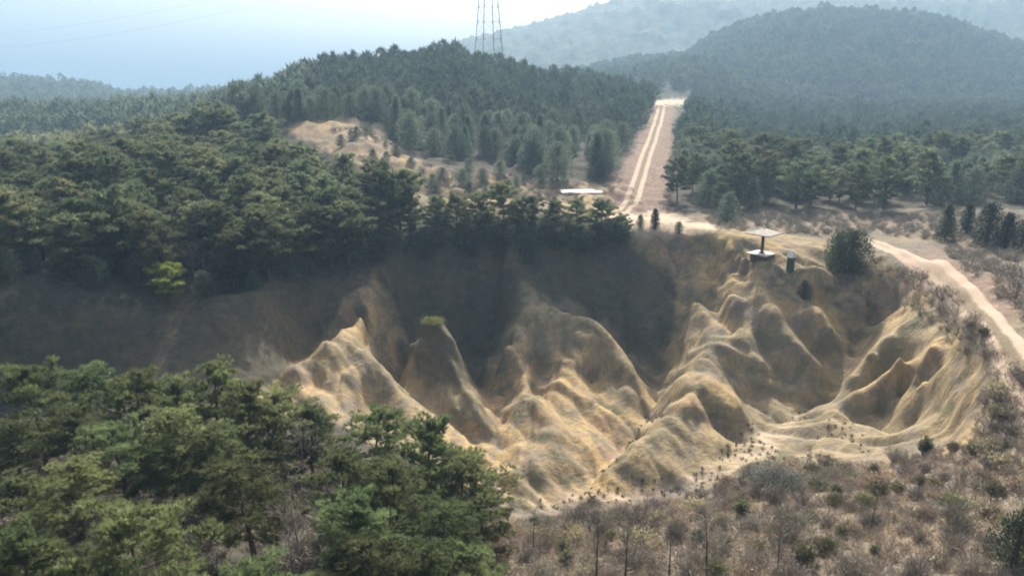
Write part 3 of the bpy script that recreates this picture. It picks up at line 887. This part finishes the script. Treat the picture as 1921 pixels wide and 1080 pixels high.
x, y, h, px, py = scatter([(-200,575),(100,575),(330,562),(430,552),(560,530),(640,515),(750,485),(770,440),(640,440),(400,490),(-200,500)], 68, 110, (-90, 5), 3.4, 19)
for i in range(len(x)): place(CON[i % 3], (x[i], y[i], h[i]), R.uniform(0, 6.28), R.uniform(.35, .62), 'dark bush at the foot of the left wood above the shaded bank', 'bush', 'bushes at the foot of the left wood', .85)
p = G(335, 552); p = (p[0], p[1] - 2.0, 0); place(proto('pine_tree', *pine_model(777, 4.2, 4.6, 12, .3, .05, .7, .4, 'lime'), M['bark'], M['lime']), (p[0], p[1], float(ground(p[0], p[1]))), .3, .9, 'small bright yellow green tree alone in the shade above the left bank', 'tree')
p = G(386, 262, 120); place(CON[3], p, 1.0, .95, 'narrow dark cypress standing above the left wood skyline', 'cypress tree', None, 1.25)
# rim row
RIM = [(770,455,1.0,'left end of the rim row, over the lit notch'),(815,448,.85,'bright green bushy pine on the rim above the gully wall'),(858,452,.9,'rim pine between the bright green one and the taller one'),
       (900,450,.85,'rim pine just left of the tallest on the gully edge'),(945,452,1.12,'tallest pine on the rim of the gully wall'),(990,456,.9,'rim pine right of the tallest, leaning over the wall'),
       (1035,456,.75,'low rim pine in the middle of the dark row'),(1080,452,.8,'wide brownish rim pine on the gully edge'),(1125,455,.78,'rim pine next to the right end of the dark row'),(1165,462,.6,'lowest rim pine, last of the dark row toward the small conifers')]
for i, (px, py, s, lab) in enumerate(RIM):
    p = G(px, py); place(PINEM[i % 5], p, R.uniform(0, 6.28), s * .82, lab, 'pine tree')
for i in range(18):
    p = G(768 + i * 23 + R.uniform(-8, 8), R.uniform(452, 470)); place(CON[i % 3], p, R.uniform(0, 6.28), R.uniform(.62, .92), 'dark bush between the pines along the rim of the gully wall', 'bush', 'bushes along the rim of the gully wall', .55)
for px, py, s, lab in [(1000,500,.62,'dark bush hanging on the upper gully wall below the rim pines'),(880,490,.6,'dark bush on the upper wall below the tallest rim pine'),(800,485,.62,'dark bush on the upper wall at the left end of the rim'),(940,490,.5,'small dark bush on the upper wall between two larger ones'),(1090,485,.5,'dark bush on the upper wall under the brownish rim pine')]:
    p = G(px, py); place(CON[0], p, R.uniform(0, 6.28), s, lab, 'bush', None, .65)

for i, (px, py, s) in enumerate([(470,535,.8),(505,528,.95),(545,518,.85),(585,515,1.0),(622,506,.9),(655,500,1.0),(690,488,.85),(722,478,.9),(440,545,.75)]):
    p = G(px, py, 60); place(PINEM[i % 5], p, R.uniform(0, 6.28), s, 'dark pine in the wood on the slope behind the shaded bank', 'pine tree', 'pines of the wood behind the shaded bank')
# forests: the middle hill and the right plain
mid = [(432,238),(470,232),(560,232),(690,226),(722,246),(775,284),(850,302),(930,298),(985,316),(1060,330),(1075,322),(1080,275),(1105,270),(1108,330),(1130,335),(1165,292),(1222,192),(1245,150),(1245,60),(420,60)]
x1, y1, h1, px1, py1 = scatter(mid, 128, 272, (-95, 60), 4.5, 5)
rgt = [(1262,402),(1264,330),(1275,260),(1292,212),(1300,180),(3000,180),(3000,412),(1900,408),(1500,408),(1330,400)]
x2, y2, h2, px2, py2 = scatter(rgt, 115, 395, (20, 330), 5.0, 6)
ax = np.concatenate([x1, x2]); ay = np.concatenate([y1, y2]); ah = np.concatenate([h1, h2]); which = np.concatenate([np.zeros(len(x1)), np.ones(len(x2))])
ap = np.concatenate([px1, px2])
inview = (ap > -30) & (ap < W0 + 40)
order = np.argsort(ay + (~inview) * 1000)
near_i = order[:270]; rest = order[285:]
print('forest', len(ax), 'mid', len(x1), 'right', len(x2), 'nearest up to', ay[near_i].max())
for i in near_i:
    r_ = ax[i] > 20 and which[i] == 1
    place(R.choice(CON if not r_ else CON + [('conifer_tree',) + q[1:] for q in PINEM[:3]]), (ax[i], ay[i], ah[i]), R.uniform(0, 6.28), R.uniform(.7, 1.1) * (.95 if r_ else 1.05),
          'grey green conifer at the near side of the forest right of the hill track' if r_ else 'dark rounded conifer on the front slope of the middle hill',
          'conifer', 'conifers of the forest right of the hill track' if r_ else 'conifers on the front of the middle hill', R.uniform(.85, 1.15))
def merge_trees(name, xs, ys, hs, nb, ln, bw, hrange, seed, label, mat):
    rs = np.random.RandomState(seed)
    protos = []
    for k in range(6):
        n_ = nb
        t = rs.rand(n_) ** .8
        sh = 1 if k == 5 else 0
        pr = np.sin(np.pi * np.minimum(1, t ** .75 * .97 + .03)) ** .6 if sh == 0 else (1 - t) ** .6 * np.minimum(1, t * 6)
        a = rs.rand(n_) * 6.283
        rad = (.40 + .07 * np.sin(a * 3 + k)) * pr * (.8 + .3 * rs.rand(n_))
        P_ = np.stack([np.cos(a) * rad, np.sin(a) * rad, t * .95 + .03], 1)
        D_ = unit(np.stack([np.cos(a), np.sin(a), .9 + t], 1))
        v, f = blades(P_ - D_ * ln * .3, D_, 1, ln, bw, rs, .7, .1)
        protos.append(v)
    V = []
    for X0, Y0, H0_ in zip(xs, ys, hs):
        s = rs.uniform(*hrange); a = rs.rand() * 6.283; ca_, sa_ = math.cos(a), math.sin(a)
        v = protos[rs.randint(6)]
        V.append(np.stack([(v[:, 0] * ca_ - v[:, 1] * sa_) * s + X0, (v[:, 0] * sa_ + v[:, 1] * ca_) * s + Y0, v[:, 2] * s * rs.uniform(.85, 1.1) + H0_ + CAMZ - .2], 1))
    V = np.concatenate(V)
    o = link(name, mesh_np(name, V, np.arange(len(V)).reshape(-1, 3), False), mat)
    tag(o, label, 'forest', None, 'stuff')
    return o
merge_trees('forest', wlx, wly, wlh, 420, .14, .045, (6.5, 8.6), 50, 'pines on the far side of the left wood, beyond its front rows', M['pine_mid'])
merge_trees('forest', ax[rest], ay[rest], ah[rest], 230, .17, .065, (4.6, 8.6), 51, 'grey green forest of small conifers covering the middle hill and the plain', M['forest'])
# far hillsides
def far_sc(xr, ymin, ymax, cell, seed, cond=None):
    x, y, h, px, py = scatter(None, ymin, ymax, xr, cell, seed)
    m = (py < 260)
    if cond is not None: m &= cond(x, y, h, px, py)
    return x[m], y[m], h[m]
x, y, h = far_sc((-10, 480), 396, 650, 7.0, 61)
merge_trees('hillside_forest', x, y, h, 80, .26, .13, (6, 9), 62, 'hazy forest covering the rounded hill at the upper right', M['forest'])
x, y, h = far_sc((-620, -60), 200, 430, 6.4, 63)
xb, yb, hb_ = far_sc((-620, 40), 430, 775, 10.0, 64)
merge_trees('hillside_forest', np.concatenate([x, xb]), np.concatenate([y, yb]), np.concatenate([h, hb_]), 80, .26, .13, (6, 9), 65, 'hazy blue forest on the low hills at the left horizon', M['forest'])
print('far', len(x), len(xb))

x, y, h, px, py = scatter([(580,255),(700,245),(750,285),(830,330),(1060,345),(1040,395),(800,395),(720,345),(640,300)], 112, 165, (-60, 12), 5.2, 92)
for i in range(len(x)):
    if R.random() < .55: place(CON[i % 3], (x[i], y[i], h[i]), R.uniform(0, 6.28), R.uniform(.22, .5), 'rounded dark shrub on the open ground before the middle hill', 'shrub', 'rounded shrubs on the open ground', .75)
# small bushes and trees on the open ground before the middle hill
OB = [(812,352,.42),(868,352,.62),(905,345,.5),(938,332,.55),(1012,342,.55),(880,320,.42),(640,275,.4),(700,300,.35),(760,365,.6),(720,330,.55),(1000,395,.3),(1040,388,.28)]
for i, (px, py, s) in enumerate(OB):
    p = G(px, py, 90); place(CON[i % 3], p, R.uniform(0, 6.28), s, 'rounded dark shrub on the open ground before the middle hill', 'shrub', 'rounded shrubs on the open ground', .8)
for px, py, s, lab in [(1045,345,1.15,'large dark rounded conifer left of the pale gully streak'),(1000,330,1.1,'dark conifer beside the large rounded one before the hill'),(1138,300,1.15,'large dark cypress between the pale streak and the hill track'),(1128,335,.5,'small blue green bush at the foot of the large cypress')]:
    p = G(px, py, 100); place(CON[0 if 'round' in lab or 'bush' in lab else 2], p, R.uniform(0, 6.28), s, lab, 'conifer')

# the three little conifers on the sand and other single trees
for k, (px, py, hh, lab) in zip((1, 0, 2), [(1201,427,1.75,'small dark stubby conifer, left one of three on the sand'),(1228,430,2.9,'tallest and pointed one of three small dark conifers on the sand'),(1273,440,1.7,'small round dark conifer, right one of three on the sand')]):
    p = G(px, py, 60); place(DARK[k], p, k, hh / 2.4, lab, 'small conifer')
M['leafy'] = foliage('dark_green_leaves', (.026, .042, .026), (.060, .084, .040), .9, .3, 1.8)
LEAFY = proto('leafy_tree', *conifer_model(345, 7.0, 6.4, 7000, .36, .12, 0, 'leafy_tree'), M['bark'], M['leafy'])
SG = [(1592,512,6.2,0,'leafy green tree with dark foot between the pavilion and the road',LEAFY),(1568,505,4.6,1,'smaller tree leaning on the left of the leafy green tree',CON[1]),
      (1850,462,5.6,0,'broad dark conifer beyond the road near the right edge',DARK[1]),(1885,466,4.6,0,'dark conifer right of the broad one beyond the road',DARK[0]),
      (1812,440,4.4,0,'narrow dark conifer left of the broad one beyond the road',DARK[0]),(1772,452,5.0,0,'pale grey green tree beyond the bend of the road',CON[3]),
      (1915,470,3.8,0,'dark green conifer at the right edge beyond the road',DARK[2]),(1365,415,4.6,0,'round grey green tree at the front edge of the right forest',CON[0]),
      (1898,1075,3.0,0,'dark green conifer bush in the bottom right corner',DARK[2]),(1508,560,2.2,0,'dark round shrub on the spur right of the pavilion',DARK[2])]
for i, (px, py, hh, _, lab, pr) in enumerate(SG):
    p = G(px, py, 20 if py > 600 else 60)
    base = 2.4 if pr in DARK else (8.0 if pr in PINEM else 7.0)
    place(pr, p, i * 1.3, hh / base, lab, 'tree', None, .82 if pr is LEAFY else 1.0)

# ------------------------------------------------------------------ dry scrub
def scrub_proto(name, seed, H, W, n_, leaf, mt, ml, tw=.012):
    V, T, lv, lf = bush_np(seed, H, W, n_, leaf, tw)
    a = mesh_np(name + '_stems', V, T, False); a.materials.append(mt)
    b = None
    if lv is not None:
        b = mesh_np(name + '_leaves', lv, lf, False); b.materials.append(ml)
    return name, a, b
SCR = [scrub_proto('dry_shrub', 500, 1.2, 1.7, 190, 0, M['twig'], None), scrub_proto('dry_shrub', 501, 1.0, 1.5, 170, 3, M['twig'], M['drybush']),
       scrub_proto('dry_shrub', 502, 1.5, 1.5, 170, 0, M['twig'], None), scrub_proto('olive_shrub', 503, 1.0, 1.2, 120, 7, M['twig'], M['olive']),
       scrub_proto('olive_shrub', 504, 1.4, .9, 90, 8, M['twig'], M['olive']), scrub_proto('dark_shrub', 505, 1.5, .75, 90, 9, M['bark'], M['pine_mid'])]
GREYB = scrub_proto('grey_shrub', 510, 2.1, 3.1, 620, 6, M['twig'], M['greyleaf'], .014)
TUFT = scrub_proto('grass_tuft', 511, .75, 2.3, 600, 2, M['drybush'], M['lime'], .016)
def shrub(pr, p, rz, s, label, cat, group=None, sz=1):
    name, a, b = pr
    o = bpy.data.objects.new(name, a); COL.objects.link(o); o.location = (p[0], p[1], p[2] + CAMZ); o.rotation_euler = (0, 0, rz); o.scale = (s, s, s * sz)
    tag(o, label, cat, group)
    if b is not None:
        c = bpy.data.objects.new('leaves', b); COL.objects.link(c); c.parent = o
    return o
sp = [(900,1000),(1010,975),(1150,962),(1300,925),(1400,890),(1480,868),(1640,868),(1820,835),(1850,700),(1810,610),(1830,600),(2100,900),(2600,1700),(760,1700),(880,1090)]
x, y, h, px, py = scatter(sp, 22, 62, (-12, 50), 1.95, 71)
o_ = np.argsort(y); o_ = [i for i in o_ if -40 < px[i] < 1960 and py[i] < 1140][:250]
print('scrub', len(o_), 'to', y[o_].max())
LB = {'dry_shrub': ('leafless grey brown shrub in the dry scrub at the lower right', 'shrub', 'leafless shrubs in the dry scrub'),
      'olive_shrub': ('low olive green shrub in the dry scrub at the lower right', 'shrub', 'olive shrubs in the dry scrub'),
      'dark_shrub': ('narrow dark upright shrub in the dry scrub at the lower right', 'shrub', 'dark upright shrubs in the dry scrub')}
for i in o_:
    k = R.choices(range(6), (5, 4, 3, 3, 2, .5) if px[i] > 1350 else (6, 4, 4, 1, .5, .4))[0]
    lb = LB[SCR[k][0]]
    shrub(SCR[k], (x[i], y[i], h[i]), R.uniform(0, 6.28), R.uniform(.55, 1.15), lb[0], lb[1], lb[2], R.uniform(.7, 1.1))
p = G(1455, 925); shrub(GREYB, p, 0, 1.0, 'big round blue grey shrub at the top of the dry scrub below the gully', 'shrub')
p = G(1810, 625)
for yy in range(585, 660, 2):
    p = G(812, yy)
    if p[1] < 84: break
p = (p[0], p[1] - .5)
shrub(TUFT, (p[0], p[1], float(ground(*p)) - .1), 0, 1.0, 'bright green grass tuft capping the bare knob left of the pyramid ridge', 'grass tuft')
for i, (px_s, py_b, hh, lab) in enumerate([(1325,1078,4.0,'tall thin leafless sapling at the bottom edge, left of the middle one'),(1458,1075,3.2,'thin leafless sapling at the bottom edge with a bent stem'),
        (1255,1085,3.4,'thin grey sapling at the bottom edge among the scrub'),(1118,1100,4.6,'leftmost tall leafless sapling at the bottom edge'),(1172,1100,4.4,'tall dark leafless sapling beside the leftmost one at the bottom edge'),
        (1632,1000,2.8,'dark reddish sapling in the middle of the dry scrub'),(1512,880,2.2,'thin sapling right of the big blue grey shrub'),(1000,1040,3.4,'leafless sapling between the last near pine and the scrub'),(1060,1010,2.8,'low leafless sapling below the orange earth'),
        (1208,985,2.6,'leafless grey sapling beside the pale stream bed'),(1905,560,3.2,'dark leafless sapling beyond the road at the right edge')]):
    p = G(px_s, py_b); place(SAP[i % 3], p, i * 1.7, hh / 4.0, lab, 'sapling')

def merged_shrubs(name, xs, ys, hs, protos_, srange, label, mat, seed):
    rs = np.random.RandomState(seed); V = []
    for X0, Y0, H0_ in zip(xs, ys, hs):
        s = rs.uniform(*srange); a = rs.rand() * 6.283; ca_, sa_ = math.cos(a), math.sin(a); v = protos_[rs.randint(len(protos_))]
        V.append(np.stack([(v[:, 0] * ca_ - v[:, 1] * sa_) * s + X0, (v[:, 0] * sa_ + v[:, 1] * ca_) * s + Y0, v[:, 2] * s + H0_ + CAMZ], 1))
    V = np.concatenate(V)
    o = link(name, mesh_np(name, V, np.arange(len(V)).reshape(-1, 3), False), mat); tag(o, label, 'undergrowth', None, 'stuff'); return o
lowp = [bush_np(600 + i, 1.3, 2.2, 46, 0, .03)[0] for i in range(4)]
# grey scrub belt behind the road and pavilion, and along the right flank of the gully
bx_, by_, bh_ = [], [], []
for poly, yr, xr, cell in [([(1300,398),(1500,400),(1900,400),(2300,410),(2300,520),(1921,500),(1780,455),(1640,440),(1560,446),(1350,430)], (78, 125), (15, 90), 1.7),
                           ([(1840,720),(1830,600),(1780,540),(1690,500),(1640,480),(1625,520),(1680,560),(1780,640),(1840,760),(1860,820),(1921,860),(1921,760)], (40, 90), (20, 50), 1.1),
                           ([(1760,462),(1850,480),(1921,520),(2100,600),(2300,760),(2300,1000),(2060,800),(1960,640),(1880,560),(1810,505)], (36, 92), (26, 80), 1.35),
                           ([(1500,540),(1600,520),(1660,560),(1640,600),(1560,570)], (60, 90), (20, 50), 1.5),
                           ([(1258,395),(1262,330),(1280,260),(1270,250),(1250,330),(1240,395)], (115, 230), (20, 60), 1.8),
                           ([(820,330),(980,330),(1090,345),(1060,365),(830,362)], (110, 160), (-20, 15), 2.4)]:
    a_, b_, c_, d_, e_ = scatter(poly, yr[0], yr[1], xr, cell, int(cell * 100))
    bx_.append(a_); by_.append(b_); bh_.append(c_)
for poly, cell in [([(560,245),(700,238),(760,285),(830,325),(960,345),(1150,350),(1150,398),(770,400),(720,350),(640,300)], 2.3)]:
    a_, b_, c_, d_, e_ = scatter(poly, 110, 175, (-60, 20), cell, 91)
    k_ = fbm(a_ / 8, b_ / 8, 79) > .44
    bx_.append(a_[k_]); by_.append(b_[k_]); bh_.append(c_[k_])
bx_, by_, bh_ = map(np.concatenate, (bx_, by_, bh_))
print('belt', len(bx_))
merged_shrubs('undergrowth', bx_, by_, bh_, lowp, (.40, .95), 'grey leafless scrub along the road, the gully flank and the forest edge', M['twig'], 81)
# dry grass between the shrubs
gl = [bush_np(620 + i, .5, .7, 12, 0, .016)[0] for i in range(5)]
x, y, h, px, py = scatter(sp, 24, 66, (-14, 54), .62, 72)
m_ = (px > -20) & (px < 1950) & (py < 1110)
merged_shrubs('dry_grass', x[m_], y[m_], h[m_], gl, (.6, 1.5), 'pale dry grass between the shrubs at the lower right', M['drybush'], 82)['category'] = 'dry grass'
x, y, h, px, py = scatter(sp, 24, 66, (-14, 54), .95, 75)
m_ = (px > -20) & (px < 1950) & (py < 1110) & (fbm(x / 3, y / 3, 77) > .36)
merged_shrubs('undergrowth', x[m_], y[m_], h[m_], [bush_np(630 + i, .75, 1.3, 60, 0, .014)[0] for i in range(4)], (.5, 1.2), 'low tangled grey brown scrub between the shrubs at the lower right', M['twig'], 85)
# undergrowth beneath the near pines
x, y, h, px, py = scatter([(-300,760),(500,760),(800,860),(940,960),(940,1400),(-300,1400)], 20, 50, (-40, 2), 1.3, 73)
merged_shrubs('undergrowth', x, y, h, lowp, (.35, .8), 'brown undergrowth in the shade beneath the near pines', M['twig'], 83)
# tiny dark tufts and stones strewn along the stream bed
x, y, h, px, py = scatter([(1010,930),(1090,905),(1160,860),(1225,760),(1245,765),(1240,800),(1140,895),(1300,890),(1380,820),(1400,795),(1500,770),(1620,800),(1640,860),(1460,880),(1400,900),(1250,940),(1010,965)], 50, 72, (0, 40), .8, 74)
rs = np.random.RandomState(5); kp = rs.rand(len(x)) < 1.6 * sstep(.45, .62, fbm(x / 2.5, y / 2.5, 78, 2))
tiny = [bush_np(640 + i, .4, .6, 16, 0, .03)[0] for i in range(3)]
merged_shrubs('heather', x[kp], y[kp], h[kp], tiny, (.4, 1.1), 'tiny dark tufts strewn along the dry stream bed', M['bark'], 84)['category'] = 'dry tufts'

# ------------------------------------------------------------------ pavilion
p = G(1428, 487, 60)
gx, gy = p[0], p[1]
pz = float(ground(gx, gy)) + CAMZ
pav = empty('pavilion', (gx, gy, pz), math.radians(42)); tag(pav, 'small open pavilion with pale square roof on one dark post', 'pavilion')
b = MB(); b.box((0, 0, .1), (1.9, 1.9, 1.0))
link('plinth', b.mesh('plinth'), M['slabside'], pav)
b = MB(); b.box((0, 0, .68), (2.6, 2.6, .12)); link('floor_slab', b.mesh('floor_slab'), M['slab'], pav)
b = MB(); b.box((0, 0, 1.9), (.26, .26, 2.32)); b.box((0, 0, .80), (.5, .5, .12)); b.box((0, 0, 2.98), (1.2, .1, .1)); b.box((0, 0, 2.97), (.1, 1.2, .1)); link('post', b.mesh('post'), M['darkpost'], pav)
b = MB(); e_ = 1.55
b.add([(-e_, -e_, 3.03), (e_, -e_, 3.03), (e_, e_, 3.03), (-e_, e_, 3.03), (-e_, -e_, 3.14), (e_, -e_, 3.14), (e_, e_, 3.14), (-e_, e_, 3.14), (0, 0, 3.78)],
      [(3, 2, 1, 0), (0, 1, 5, 4), (1, 2, 6, 5), (2, 3, 7, 6), (3, 0, 4, 7), (4, 5, 8), (5, 6, 8), (6, 7, 8), (7, 4, 8)])
rf = link('roof', b.mesh('roof'), M['rooftile'], pav)
b = MB(); b.box((0, 0, 3.8), (.16, .16, .2)); link('finial', b.mesh('finial'), M['concrete'], rf)
# green utility cabinet with a pale cap
p = G(1482, 507, 60); cb = empty('utility_cabinet', (p[0], p[1], p[2] + CAMZ), .5); tag(cb, 'dark green cabinet with pale pitched cap right of the pavilion', 'cabinet')
b = MB(); b.box((0, 0, .35), (.62, .6, 2.4)); link('body', b.mesh('body'), M['greenpaint'], cb)
b = MB(); b.box((0, -.312, .75), (.46, .025, 1.2)); link('door', b.mesh('door'), M['greenpaint'], cb)
b = MB(); b.add([(-.42, -.42, 1.553), (.42, -.42, 1.553), (.42, .42, 1.553), (-.42, .42, 1.553), (0, -.3, 2.3), (0, .3, 2.3)], [(3, 2, 1, 0), (0, 1, 4), (1, 2, 5, 4), (2, 3, 5), (3, 0, 4, 5)])
link('cap', b.mesh('cap'), M['concrete'], cb)
# white flat-topped slab by the open ground
p = PY(1090, 366, 127); z0 = float(ground(p[0], p[1])) + CAMZ
wb = empty('concrete_platform', (p[0], p[1], z0), .04); tag(wb, 'long white flat concrete platform beside the foot of the hill track', 'platform')
b = MB(); b.box((0, 0, -.25), (6.8, 3.4, 1.0)); link('base', b.mesh('base'), M['concrete'], wb)
b = MB(); b.box((0, 0, .3), (7.1, 3.7, .1)); link('deck', b.mesh('deck'), M['whitepaint'], wb)
# hut under the pylon
p = PY(893, 150, 236); z0 = float(ground(p[0], p[1])) + CAMZ
# ------------------------------------------------------------------ pylon
PYL_Y = 243
p = PY(917, 133, PYL_Y); z0 = float(ground(p[0], p[1])) + CAMZ
py_o = empty('pylon', (p[0], p[1], z0), math.radians(25)); tag(py_o, 'tall steel lattice power pylon on the middle hill', 'pylon')
Hp = 46.0
def half(z): return 3.5 * (1 - z / Hp) ** 1.05 * .87 + .75 if z < 34 else .95
lev = [0, 6, 11, 16, 20.5, 24.5, 28, 31, 34, 37, 40, 43, 46]
for sx, sy in ((1, 1), (1, -1), (-1, -1), (-1, 1)):
    b = MB(); b.tube([(sx * half(z), sy * half(z), z - (1 if z == 0 else 0)) for z in lev], [.12] * len(lev), 4); link('leg', b.mesh('leg'), M['steel'], py_o)
b = MB()
cs = [(1, 1), (1, -1), (-1, -1), (-1, 1)]
for z0_, z1_ in zip(lev[:-1], lev[1:]):
    for i in range(4):
        a, c = cs[i], cs[(i + 1) % 4]
        A0 = (a[0] * half(z0_), a[1] * half(z0_), z0_); A1 = (a[0] * half(z1_), a[1] * half(z1_), z1_)
        C0 = (c[0] * half(z0_), c[1] * half(z0_), z0_); C1 = (c[0] * half(z1_), c[1] * half(z1_), z1_)
        b.tube([A0, C1], [.04, .04], 3); b.tube([C0, A1], [.04, .04], 3); b.tube([A1, C1], [.05, .05], 3)
link('lattice', b.mesh('lattice'), M['steel'], py_o)
for z_, w_ in ((35, 8.5), (40, 7.0), (45, 5.5)):
    b = MB()
    for sg in (-1, 1):
        for q in (-.9, .9): b.tube([(0, q, z_), (sg * w_, 0, z_ + .3)], [.08, .05], 3)
        b.tube([(0, 0, z_ + 1.6), (sg * w_, 0, z_ + .3)], [.08, .05], 3)
    link('crossarm', b.mesh('crossarm'), M['steel'], py_o)
def wire(z_, w_, end, lab):
    ca_, sa_ = math.cos(math.radians(25)), math.sin(math.radians(25))
    a_ = Vector((p[0] - w_ * ca_, p[1] - w_ * sa_, z0 + z_ + .3)); e_ = Vector((end[0], end[1], end[2] + CAMZ))
    pts = []
    for i in range(41):
        t = i / 40; q = a_.lerp(e_, t); q.z -= 4 * 9 * t * (1 - t); pts.append(tuple(q))
    b = MB(); b.tube(pts, [.03] * 41, 5); tag(link('power_line', b.mesh('power_line'), M['steel']), lab, 'power line')
wire(35, 8.5, PY(-160, 92, 560), 'faint power line crossing the upper left sky, the lower of two')
wire(40, 7.0, PY(-160, 66, 560), 'faint power line crossing the upper left sky, the upper of two')
# ------------------------------------------------------------------ haze
m = bpy.data.materials.new('haze'); m.use_nodes = True
nt = m.node_tree; nt.nodes.clear()
out = nt.nodes.new('ShaderNodeOutputMaterial'); pv = nt.nodes.new('ShaderNodeVolumePrincipled')
pv.inputs['Density'].default_value = .0005
pv.inputs['Color'].default_value = (.40, .62, .86, 1)
pv.inputs['Anisotropy'].default_value = .3
nt.links.new(pv.outputs[0], out.inputs['Volume'])
hb = MB(); hb.box((0, 960, 95), (4200, 2000, 300))
hz = link('haze', hb.mesh('haze'), m)
tag(hz, kind='stuff')
